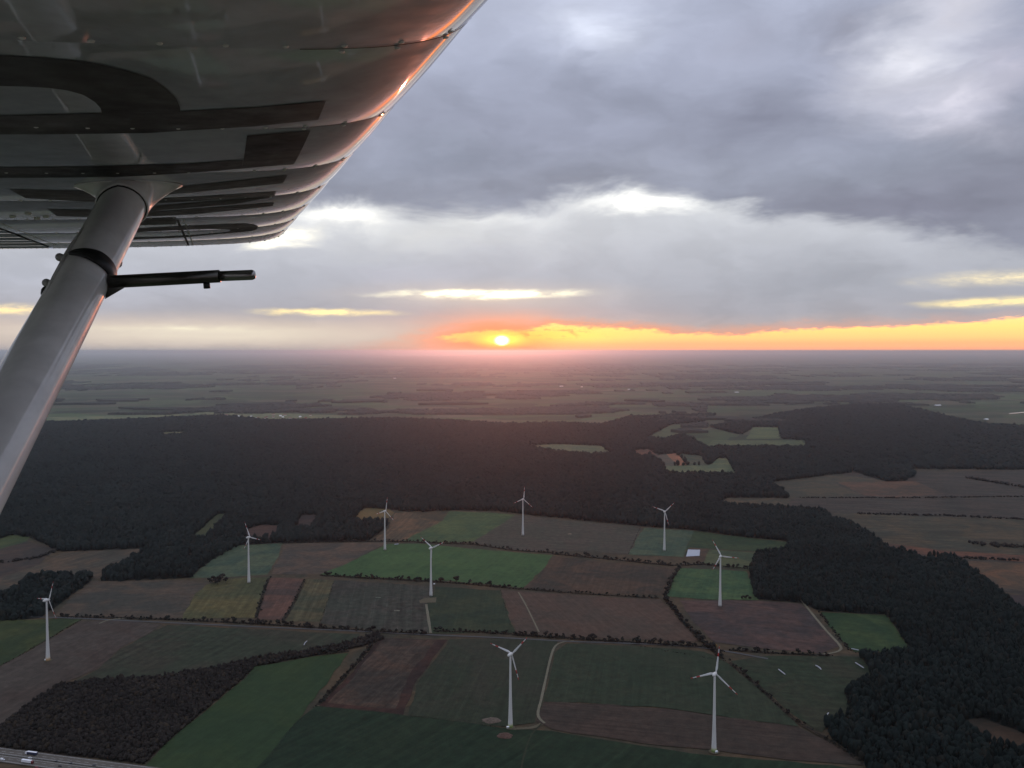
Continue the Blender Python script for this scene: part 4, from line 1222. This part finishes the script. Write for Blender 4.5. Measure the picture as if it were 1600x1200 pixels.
# ------------------------------------------------------------------ the aircraft we look out of: wing, strut, tube
def wing_paint(name, rgb, rough, coat, dirt=0.0):
    m = bpy.data.materials.new(name); m.use_nodes = True
    t = NT(m.node_tree); b = m.node_tree.nodes['Principled BSDF']
    co = m.node_tree.nodes.new('ShaderNodeTexCoord').outputs['Object']
    n1 = t.noise(co, 3.0, 5, .65, .5); n2 = t.noise(co, 22.0, 4, .6)
    k = t.math('MULTIPLY', t.maprange(n1, .35, .7, 1.0, 1.0 - dirt), t.maprange(n2, .4, .7, 1.0, 1 - dirt * .4))
    t.link(t.vmath('SCALE', t.mix(t.maprange(n1, .4, .7, 0, .35), rgb, (.36, .35, .33)), None, k), b.inputs['Base Color'])
    t.link(t.maprange(n2, .3, .7, rough * .85, rough * 1.25), b.inputs['Roughness'])
    b.inputs['Coat Weight'].default_value = coat
    b.inputs['Coat IOR'].default_value = 1.75
    b.inputs['Coat Roughness'].default_value = .045
    b.inputs['Specular IOR Level'].default_value = .1
    bn = m.node_tree.nodes.new('ShaderNodeBump'); bn.inputs['Strength'].default_value = .035; bn.inputs['Distance'].default_value = .01
    t.link(t.noise(co, 9.0, 2, .5), bn.inputs['Height'])
    t.link(bn.outputs[0], b.inputs['Normal'])
    return m
M_SKIN = wing_paint("aged_white_skin", (.58, .61, .65), .5, 1.0, .26)
M_LETTER = wing_paint("black_vinyl", (.008, .009, .0095), .42, .0, .2)
M_LETTER.node_tree.nodes["Principled BSDF"].inputs["Specular IOR Level"].default_value = .10
M_STRUT = wing_paint("strut_paint", (.86, .86, .84), .4, .6, .2)
M_RIVET = material("rivet_heads", (.72, .71, .68), .45, .1)
M_SEAM = material("seam_black", (.02, .02, .02), .7)  # one even black for the seams, the hinge gap and the fairing gap
M_TUBE = material("dark_anodised_tube", (.10, .095, .085), .28, .9, var=.25, scale=9)
M_CLAMP = material("black_clamp", (.02, .02, .02), .45, .2)
M_TIP = material("brushed_steel_tip", (.30, .29, .28), .25, .9)
M_DULL = material("grey_fittings", (.42, .42, .42), .5, .1)

S = np.array([(338 - 800) / F, (600 - 484) / F, 1.0]); S /= np.linalg.norm(S)
def dirpx(px, py): return np.array([(px - 800) / F, (600 - py) / F, 1.0])
ZT = 4.0
P_TIP = dirpx(448.5, 354.5) * ZT
# aft direction: square to the span, picked so that the hinge line passes where the photograph shows it
hd = dirpx(85, 380)
e1 = np.cross([0, 1, 0], S); e1 /= np.linalg.norm(e1)         # right, square to S
e2 = np.cross(S, e1)                                           # up, square to S
if e2[1] < 0: e2 = -e2
# intersect the hinge ray with the plane s = tip
hp = hd * (np.dot(P_TIP, S) / np.dot(hd, S))
AFT = hp - P_TIP; AFT -= S * np.dot(AFT, S)
HINGE = np.linalg.norm(AFT); AFT /= HINGE
NUP = np.cross(AFT, S); NUP /= np.linalg.norm(NUP)
if NUP[1] < 0: NUP = -NUP
CHORD = HINGE / 0.77
S_TIP = float(np.dot(P_TIP, S))
RIB = 0.47
RIB0 = S_TIP - 0.02                       # outer end of the skin
RIBP = S_TIP * (1.575 / 4.30) + 7 * RIB    # a rib beyond the tip; the others follow inboard of it
def yline(x, lower=True):
    x = np.clip(x, 0, 1)
    m, p, th = .02, .4, .12
    yc = np.where(x < p, m / p ** 2 * (2 * p * x - x * x), m / (1 - p) ** 2 * (1 - 2 * p + 2 * p * x - x * x))
    yt = 5 * th * (.2969 * np.sqrt(x) - .126 * x - .3516 * x ** 2 + .2843 * x ** 3 - .1036 * x ** 4)
    return yc - yt * (1 + .22 * np.exp(-x / .14)) if lower else yc + yt * (1 + .22 * np.exp(-x / .14))
def wing_pt(s, c, off=0.0, lower=True):
    """point on the skin; s along the span, c aft of the leading edge (c<0 wraps over the nose to the top)"""
    s = np.asarray(s, float); c = np.asarray(c, float)
    low = c >= 0
    x = np.abs(c) / CHORD
    y = np.where(low & lower, yline(x, True), yline(x, False)) * CHORD
    fr = ((RIBP - s) / RIB) % 1.0
    bulge = np.abs(np.sin(math.pi * fr)) ** .75 * np.interp(np.abs(c), [0, .05, .14, .35], [.0030, .0046, .0036, .0022])
    y = y - np.where(low & lower, bulge, -bulge) - np.where(low & lower, off, -off)
    P = P_TIP[None] + (s - S_TIP)[..., None] * S + (np.abs(c) + .006)[..., None] * AFT + y[..., None] * NUP
    return P
def cpx(P):
    P = np.asarray(P); return np.stack([800 + F * P[..., 0] / P[..., 2], 600 - F * P[..., 1] / P[..., 2]], -1)
_ss, _cc = np.meshgrid(np.linspace(.5, S_TIP, 500), np.linspace(0.002, CHORD, 260), indexing='ij')
_pp = cpx(wing_pt(_ss, _cc))
def on_wing(px, py):
    """(s, c) of the underside point that the photograph shows at a pixel"""
    i = np.argmin(np.sum((_pp - np.array([px, py])) ** 2, -1)); s, c = _ss.flat[i], _cc.flat[i]
    for _ in range(4):
        p0 = cpx(wing_pt(np.array(s), np.array(c))).ravel()
        js = (cpx(wing_pt(np.array(s + 1e-3), np.array(c))).ravel() - p0) / 1e-3
        jc = (cpx(wing_pt(np.array(s), np.array(c + 1e-3))).ravel() - p0) / 1e-3
        try: d = np.linalg.solve(np.stack([js, jc], 1), np.array([px, py]) - p0)
        except np.linalg.LinAlgError: break
        d = np.clip(d, -.05, .05)
        s, c = s + d[0], max(.001, c + d[1])
    return s, c
print("wing chord", CHORD, "tip", S_TIP)
ROOT = cam2w(wing_pt(np.array(0.2), np.array(.5)).ravel())
craft = empty("light_aircraft", ROOT, "pale wing underside with black letters and strut of the aircraft carrying the camera", "airplane")
def loc(P): return [cam2w(p) - ROOT for p in np.asarray(P).reshape(-1, 3)]
def grid_mesh(name, Sg, Cg, mat, parent, off=0.0, smooth=True, lower=True):
    P = wing_pt(Sg, Cg, off, lower); n, m = Sg.shape
    vs = loc(P)
    fs = [(i * m + j, i * m + j + 1, (i + 1) * m + j + 1, (i + 1) * m + j) for i in range(n - 1) for j in range(m - 1)]
    return mesh_obj(name, vs, fs, mat, parent, smooth)
# upper skin and closing webs: the wing's own mesh
csq = np.concatenate([np.linspace(.25, 1, 40) ** 2 * CHORD])
Sg, Cg = np.meshgrid(np.linspace(-.9, S_TIP, 30), -csq, indexing='ij')
Sg2, Cg2 = Sg, Cg
wing = grid_mesh("wing", Sg, Cg, M_SKIN, craft, lower=False)
# lower skin, one panel per rib bay, wrapping over the nose; ends at the hinge line
nose = -np.linspace(.25, 0, 12)[:-1] ** 2 * CHORD
lowc = np.concatenate([np.linspace(0, .3, 34) ** 2 * CHORD, np.linspace(.3 ** 2, .765, 40)[1:] * CHORD])
cc = np.concatenate([nose, lowc])
RIBS = [RIBP - k * RIB for k in range(16) if RIBP - k * RIB < RIB0 - .05]
for s1, s0 in zip([RIB0] + RIBS, RIBS):
    if s1 < -.9: break
    Sg, Cg = np.meshgrid(np.linspace(s0, s1, 15), cc, indexing='ij')
    grid_mesh("skin_panel", Sg, Cg, M_SKIN, wing)
# rounded wing tip
tipg = []
for k in range(7):
    a = math.pi / 2 * k / 6
    tipg.append((RIB0 + .09 * math.sin(a), math.cos(a)))
vs = []
cl_ = np.concatenate([np.linspace(0, .3, 14) ** 2, np.linspace(.09, .99, 20)[1:]]) * CHORD
for s_, q in tipg:
    lo = wing_pt(np.full(len(cl_), RIB0), cl_); up = wing_pt(np.full(len(cl_), RIB0), -cl_ - 1e-6)
    vs.append(lo * (.5 + .5 * q) + up * (.5 - .5 * q) + (s_ - RIB0) * S)
m_ = len(cl_)
fs = [(i * m_ + j, i * m_ + j + 1, (i + 1) * m_ + j + 1, (i + 1) * m_ + j) for i in range(6) for j in range(m_ - 1)]
mesh_obj("wing_tip", loc(np.array(vs)), fs, M_SKIN, wing, True)
# aileron behind the hinge gap, with ribs pressed into its skin, ending short of the tip
ca = np.linspace(.775, 1.0, 14) * CHORD
Sg, Cg = np.meshgrid(np.linspace(.3, S_TIP - .03, 150), ca, indexing='ij')
P = wing_pt(Sg, Cg)
fr = ((S_TIP - Sg) / .145) % 1.0
P = P + (-(np.abs(np.sin(math.pi * fr)) ** .6) * .006 + .004)[..., None] * NUP
n_, m_ = Sg.shape
fs = [(i * m_ + j, i * m_ + j + 1, (i + 1) * m_ + j + 1, (i + 1) * m_ + j) for i in range(n_ - 1) for j in range(m_ - 1)]
mesh_obj("aileron", loc(P), fs, M_SKIN, wing, True)
# black strip closing the hinge gap, and the spar seam
def seam(s0, s1, c0, c1, name="seam", off=.0006):
    Sg, Cg = np.meshgrid(np.linspace(s0, s1, 120), np.linspace(c0, c1, 2), indexing='ij')
    return grid_mesh(name, Sg, Cg, M_SEAM, wing, off)
seam(.3, S_TIP - .005, .752 * CHORD, .79 * CHORD, "hinge_gap", -.005)
sc = on_wing(287, 366)[1]
seam(on_wing(276, 343)[0], S_TIP - .02, sc - .004, sc + .004)
# rivets and lap seams along the ribs: too small to pick apart singly
rv, rf = [], []
dome = [(0.0043, 0.0), (.0035, .0012), (.0016, .0019)]
def rivet(s, c, k=1.0):
    P0 = wing_pt(np.array(s), np.array(c), .0003).ravel()
    b = len(rv); n = 7
    for r_, h in dome:
        for j in range(n):
            a = 2 * math.pi * j / n
            rv.append(P0 + (S * math.cos(a) + AFT * math.sin(a)) * r_ * k - NUP * h * k)
    for q in range(2):
        for j in range(n): rf.append((b + q * n + j, b + q * n + (j + 1) % n, b + (q + 1) * n + (j + 1) % n, b + (q + 1) * n + j))
    rf.append(tuple(b + 2 * n + j for j in range(n)))
for s in [RIB0] + RIBS[:8]:
    for j in range(18):
        c = .04 + j * .07 + random.uniform(-.003, .003)
        if c < .76 * CHORD and random.random() > .1: rivet(s - .012, c)
        if c < .2: rivet(s + .012, c)
for c in (sc - .02,):
    for j in range(110):
        s = 1.2 + j * .03
        if on_wing(276, 343)[0] < s < S_TIP - .03 and random.random() > .25: rivet(s, c, .8)
for j in range(60): rivet(S_TIP - .04, .02 + j * .022, .9)
for j in range(110): rivet(1.6 + j * .022, .74 * CHORD, .7) if 1.6 + j * .022 < S_TIP - .03 else None
for (px, py) in ((44, 333), (72, 338), (58, 341), (20, 338)):
    s, c = on_wing(px, py); rivet(s, c, 2.4)
o = mesh_obj("rivets", loc(np.array(rv)), rf, M_RIVET, wing)
o["kind"] = "stuff"
lv, lf = [], []
for s in RIBS[:8]:
    c_ = np.linspace(0, .42, 40) ** 2 * CHORD * 1.0
    for k, cx in enumerate(c_):
        w = .0012 + .0022 * max(0, 1 - cx / .16)
        for ds in (-w, w): lv.append(wing_pt(np.array(s + ds), np.array(cx), .0007).ravel())
        if k:
            b = len(lv); lf.append((b - 4, b - 3, b - 1, b - 2))
mesh_obj("lap_seams", loc(np.array(lv)), lf, M_SEAM, wing)["kind"] = "stuff"
# dark painted letters
def resample(pl, n):
    pl = np.array(pl, float); d = np.r_[0, np.cumsum(np.linalg.norm(np.diff(pl, axis=0), axis=1))]
    t = np.linspace(0, d[-1], n)
    return np.stack([np.interp(t, d, pl[:, 0]), np.interp(t, d, pl[:, 1])], -1)
def letter(strips, label=None):
    vs, fs = [], []
    for top, bot, n in strips:
        T, B = resample(top, n), resample(bot, n)
        m = 7; b = len(vs)
        for i in range(n):
            a = np.array(on_wing(*T[i])); e = np.array(on_wing(*B[i]))
            for j in range(m):
                q = a + (e - a) * j / (m - 1)
                vs.append(wing_pt(np.array(q[0]), np.array(q[1]), .0011).ravel())
        for i in range(n - 1):
            for j in range(m - 1): fs.append((b + i * m + j, b + i * m + j + 1, b + (i + 1) * m + j + 1, b + (i + 1) * m + j))
    o = mesh_obj("registration_letter", loc(np.array(vs)), fs, M_LETTER, wing, True)
    if label: o["label"] = label
    return o
letter([([(-30, 181.5), (0, 180), (80, 178), (160, 176), (230, 175.2), (281, 173), (400, 167), (509, 157)],
         [(-30, 209.5), (0, 209), (60, 209), (150, 208), (232, 207), (300, 202.5), (400, 196.5), (497, 186)], 60),
        ([(-30, 84), (0, 85.5), (60, 89), (130, 95), (160, 100), (200, 110), (235, 121), (260, 138), (275, 152), (281, 166), (281.5, 173.6)],
         [(-30, 131), (0, 133), (40, 134), (75, 136), (105, 140), (130, 147), (148, 158), (157, 168), (159.5, 176.4)], 50)], "largest black letter with a round bowl")
letter([([(-30, 261.5), (0, 261), (120, 260), (225, 257), (300, 255), (350, 251), (379.6, 249)],
         [(-30, 277), (0, 277), (60, 277), (180, 276), (240, 273), (330, 267), (378, 262.6)], 40),
        ([(386, 211.5), (485, 203)], [(378, 262.6), (400, 260.5), (459, 256)], 16)], "black letter with a wide block at its end")
letter([([(15, 295.5), (60, 296.5), (125, 297.5), (200, 297), (283, 291), (360, 283), (449, 273)],
         [(40, 309), (90, 312), (145, 315), (200, 312), (265, 303), (300, 300), (380, 292), (442, 286)], 40),
        ([(200, 314), (255, 309.5), (310, 307), (370, 303), (431, 299)], [(200, 321), (255, 316.5), (310, 313.2), (370, 309), (429, 305.5)], 26),
        ([(75, 327), (150, 327.5), (240, 321.5), (310, 315.6), (370, 310.5)], [(90, 337.5), (150, 339), (240, 329), (310, 323), (370, 318), (429, 306.2)], 34),
        ([(150, 336), (234, 331), (330, 324), (427.5, 316)], [(150, 341.5), (231.5, 337.8), (305, 334.3), (425.8, 321.8)], 28)], "dark grey barred letter")
letter([([(200, 341), (226, 341.2), (275, 339.4)], [(200, 351), (230, 351.3), (275, 350)], 12),
        ([(195, 357.5), (216, 356.7), (287.5, 353), (354, 349.8), (384, 349), (401, 351.5), (405, 355), (399.5, 359.4), (382, 362), (340, 365.5), (287.5, 370.7), (208, 374)],
         [(195, 363), (214, 362), (278.7, 359.4), (322.5, 357.6), (348.7, 357.6), (361, 359.0), (361, 360.6), (359, 362), (305, 367), (252.5, 369.9), (208, 370.7)], 60)], "round ended grey letter nearest the wing tip")

# strut
SA = np.array(on_wing(203, 286))
TOP = wing_pt(SA[0], SA[1]).ravel()
zt = TOP[2]
A1 = dirpx(190, 322) * (zt * .985)
B1 = dirpx(53.5, 575) * (zt * .985 * .745)
SD = B1 - A1; SD /= np.linalg.norm(SD)
END = A1 + SD * 2.6
ch_dir = AFT - SD * np.dot(AFT, SD); ch_dir /= np.linalg.norm(ch_dir)
th_dir = np.cross(SD, ch_dir)
SW = .104                                             # strut chord
def strut_ring(c, w, t, n=28):
    out = []
    for k in range(n):
        a = 2 * math.pi * k / n
        x, y = math.cos(a), math.sin(a)
        y *= (1 - .25 * max(0, x)) ** 1.0            # a little finer towards the trailing side
        out.append(c + ch_dir * w * .5 * x + th_dir * t * .5 * y)
    return out
def loft(name, rings, mat, parent, cap=(True, True), smooth=True):
    n = len(rings[0]); vs = [p for r_ in rings for p in r_]
    fs = [(i * n + k, i * n + (k + 1) % n, (i + 1) * n + (k + 1) % n, (i + 1) * n + k) for i in range(len(rings) - 1) for k in range(n)]
    if cap[0]: fs.append(tuple(range(n - 1, -1, -1)))
    if cap[1]: fs.append(tuple(range((len(rings) - 1) * n, len(rings) * n)))
    return fix_normals(mesh_obj(name, loc(np.array(vs)), fs, mat, parent, smooth))
TT = .094
L_ = np.linalg.norm(END - A1)
strut = loft("wing_strut", [strut_ring(A1 + (TOP - A1) * .55 , SW * .9, TT * .9)] + [strut_ring(A1 + SD * L_ * k / 24, SW, TT) for k in range(25)], M_STRUT, craft)
# flared fairing between strut and wing
rimc = [on_wing(*p) for p in ((115, 290), (285, 288.5))]
crad = abs(rimc[0][1] - rimc[1][1]) / 2; cmid = (rimc[0][1] + rimc[1][1]) / 2; smid = (rimc[0][0] + rimc[1][0]) / 2
n = 28
rim = []
for k in range(n):
    a = 2 * math.pi * k / n
    rim.append(wing_pt(np.array(smid + .075 * math.sin(a)), np.array(cmid + crad * math.cos(a) ), .002).ravel())
neck = strut_ring(A1 + (TOP - A1) * .02, SW * 1.08, TT * 1.12, n)
# make both rings start on the same side and run the same way
def align(r1, r2):
    best = None
    for rev in (False, True):
        q = r2[::-1] if rev else r2
        for sft in range(n):
            q2 = q[sft:] + q[:sft]
            e = sum(np.linalg.norm(a - b) for a, b in zip(r1, q2))
            if best is None or e < best[0]: best = (e, q2)
    return best[1]
rim = align(neck, rim)
rings = []
for k in range(13):
    t = k / 12
    f = t ** 2.6
    g_ = t
    ring = []
    ncx, rcx = np.mean(neck, 0), np.mean(rim, 0)
    for a, b in zip(neck, rim):
        pos = ncx + (rcx - ncx) * g_
        ring.append(pos + (a - ncx) * (1 - f) + (b - rcx) * f)
    rings.append(ring)
fair = loft("strut_fairing", rings, M_STRUT, craft, (False, False))
sol = fair.modifiers.new("thickness", 'SOLIDIFY'); sol.thickness = .003; sol.offset = 0
gapring = [strut_ring(A1 + (TOP - A1) * .02 - SD * .0 , SW * 1.05, TT * 1.07), strut_ring(A1 + (TOP - A1) * .10, SW * 1.04, TT * 1.05)]
loft("fairing_gap_ring", gapring, M_SEAM, fair, (True, False))  # black ring filling the gap between strut and fairing neck

# tube clamped to the strut
def tube_pts(p0, p1, r0, r1, k=20, n=1):
    d = p1 - p0; d /= np.linalg.norm(d)
    u = np.cross(d, [0.1, 1, .2]); u /= np.linalg.norm(u); w = np.cross(d, u)
    return [[p0 + (p1 - p0) * i / n + (r0 + (r1 - r0) * i / n) * (u * math.cos(2 * math.pi * j / k) + w * math.sin(2 * math.pi * j / k)) for j in range(k)] for i in range(n + 1)]
def strut_at(px, py):
    """depth on the strut axis for a pixel near it"""
    best = None
    for t in np.linspace(0, L_, 800):
        p = A1 + SD * t; e = np.sum((cpx(p) - np.array([px, py])) ** 2)
        if best is None or e < best[0]: best = (e, p)
    return best[1]
PC = strut_at(140, 432)
zc_ = PC[2]
T0 = dirpx(172, 440.5) * (zc_ - .015); T1 = dirpx(343, 431.5) * (zc_ - .01); T2 = dirpx(399, 429.3) * (zc_ - .01)
pr = 10.0 / F * zc_
tube = loft("mounting_tube", tube_pts(T0, T1, pr, pr * .98), M_TUBE, craft)
dT = (T2 - T1) / np.linalg.norm(T2 - T1)
rr_ = pr * .79
tip = tube_pts(T1 - dT * .002, T2 - dT * rr_ * .6, rr_, rr_)
tip.append([T2 - dT * rr_ * .15 + (p - (T2 - dT * rr_ * .6)) * .8 for p in tip[-1]])
tip.append([T2 + (p - (T2 - dT * rr_ * .15)) * .45 for p in tip[-1]])
loft("tube_tip", tip, M_TIP, tube)
pc_ = dirpx(322.5, 441) * (zc_ - .01)
loft("pin", tube_pts(pc_, dirpx(323.5, 450.5) * (zc_ - .01), .0065, .0065, 10), M_CLAMP, tube)
# black half-shell clamp round the strut, and the bracket under the tube
cl1, cl2 = strut_at(146, 424), strut_at(134, 443)
def shell(c, k0, k1, w, t, n=26):
    return [c + ch_dir * w * .5 * math.cos(a) + th_dir * t * .5 * math.sin(a) for a in np.linspace(k0, k1, n)]
toward = -1 if np.dot(th_dir, -PC) < 0 else 1           # side facing the cabin
def half_shell(name, mat, parent):
    vs, fs = [], []
    n_ = 26
    A_ = np.linspace(5.07, 2.85, n_) if toward < 0 else np.linspace(1.21, 3.43, n_)
    for grow in (1.0, 1.07):
        for e in (0, 1):
            for i, a in enumerate(A_):
                k = (i / (n_ - 1))
                ta = min(1.0, k * 2.2) ** .7
                mid = cl1 * .5 + cl2 * .5 + ch_dir * 0
                hh = (cl1 - cl2) * .5 * (1 if e == 0 else -1) * (.08 + .74 * ta)
                vs.append(mid + hh + ch_dir * SW * .5 * grow * 1.01 * math.cos(a) + th_dir * TT * .5 * (grow ** 1.6) * 1.03 * math.sin(a))
    for i in range(n_ - 1):
        a0, a1, b0, b1 = i, n_ + i, 2 * n_ + i, 3 * n_ + i
        fs += [(b0, b0 + 1, b1 + 1, b1), (a0, a1, a1 + 1, a0 + 1), (a0, a0 + 1, b0 + 1, b0), (a1, b1, b1 + 1, a1 + 1)]
    fs += [(0, 2 * n_, 3 * n_, n_), (n_ - 1, 2 * n_ - 1, 4 * n_ - 1, 3 * n_ - 1)]
    return fix_normals(mesh_obj(name, loc(np.array(vs)), fs, mat, parent, True))
half_shell("clamp", M_CLAMP, tube)
def slab(name, pxs, z, th, mat, parent):
    f = [dirpx(*p) * (z - th / 2) for p in pxs]; b = [p / np.linalg.norm(p) * (np.linalg.norm(p) + th) for p in f]
    k = len(pxs); vs = f + b
    fs = [tuple(range(k)), tuple(range(2 * k - 1, k - 1, -1))] + [(i, (i + 1) % k, k + (i + 1) % k, k + i) for i in range(k)]
    return fix_normals(mesh_obj(name, loc(np.array(vs)), fs, mat, parent))
slab("bracket", [(168, 428), (184, 430), (196, 436), (194, 450), (182, 457), (164, 467.5), (166, 455)], zc_ - .008, .022, M_TUBE, tube)
# thin pipe with two ball fittings along the trailing side of the strut
def pipe(name, pxs, r_, mat, parent, dz=-.03):
    P = [dirpx(*p) * (strut_at(*p)[2] + dz) for p in pxs]
    rings = []
    for i, p in enumerate(P):
        d = P[min(i + 1, len(P) - 1)] - P[max(0, i - 1)]; d /= np.linalg.norm(d)
        u = np.cross(d, [0, 0, 1.0]); u /= np.linalg.norm(u); w = np.cross(d, u)
        rings.append([p + r_ * (u * math.cos(2 * math.pi * j / 10) + w * math.sin(2 * math.pi * j / 10)) for j in range(10)])
    return loft(name, rings, mat, parent)
pp = pipe("vent_pipe", [(131, 358), (114, 380), (104, 396), (98, 408), (91, 421), (84, 434), (78, 448), (73, 460)], .0042, M_STRUT, craft)
def ball(name, px, py, r_, mat, parent, stretch=None):
    c = dirpx(px, py) * (strut_at(px, py)[2] + .015)
    v, f = ico(2)
    v = v * r_
    if stretch: v = v * np.array(stretch)
    return mesh_obj(name, loc(v + c), [tuple(q) for q in f], mat, parent, True)
ball("ball_fitting", 93.5, 402, .0088, M_DULL, pp); ball("ball_fitting", 72.8, 442, .0085, M_DULL, pp)
for a, b in (((93, 402.5), (108, 402)), ((73, 442.5), (84, 444))):
    za = strut_at(*a)[2] + .015
    loft("stem", tube_pts(dirpx(*a) * za, dirpx(*b) * za, .006, .008, 10), M_DULL, pp)
ball("rubber_stop", 71, 458, .0085, M_CLAMP, pp, (1, 1.6, 1))
ball("fastener", 185.5, 410, .0075, M_DULL, strut, (1, 1.6, 1))

# fuselage side that the camera looks out from
def hull_ring(a, k):
    """rounded box section at fore-aft station a, scaled by k"""
    c = P_TIP - S_TIP * S
    c = c - S * np.dot(c, S)
    out = []
    for j in range(28):
        t = 2 * math.pi * j / 28
        x = math.copysign(abs(math.cos(t)) ** .55, math.cos(t)); y = math.copysign(abs(math.sin(t)) ** .55, math.sin(t))
        out.append(c * 0 + S * (-.92 + .56 * k * x) + NUP * (-.25 + .60 * k * y) + AFT * (a + np.dot(c, AFT)))
    return out
M_HULL = wing_paint("fuselage_paint", (.72, .72, .70), .4, .3, .2)
hull = loft("fuselage", [hull_ring(a, k) for a, k in ((-1.9, .35), (-1.7, .62), (-1.2, .82), (-.5, 1.0), (.4, 1.0), (1.6, .98), (2.6, .8), (4.2, .5), (5.6, .28))], M_HULL, craft)
def hull_patch(name, a0, a1, n0, n1, mat):
    c = P_TIP - S_TIP * S; c = c - S * np.dot(c, S); q0 = np.dot(c, AFT)
    pts = [S * -.352 + NUP * n + AFT * (a + q0) for a, n in ((a0, n0), (a1, n0), (a1 - .06, n1), (a0 + .1, n1))]
    vs = pts + [p - S * .03 for p in pts]
    return fix_normals(mesh_obj(name, loc(np.array(vs)), [(0, 1, 2, 3), (7, 6, 5, 4), (0, 4, 5, 1), (1, 5, 6, 2), (2, 6, 7, 3), (3, 7, 4, 0)], mat, hull))
hull_patch("side_window", .0, .75, -.12, .22, M_GLASS)
hull_patch("side_window", .85, 1.45, -.10, .20, M_GLASS)
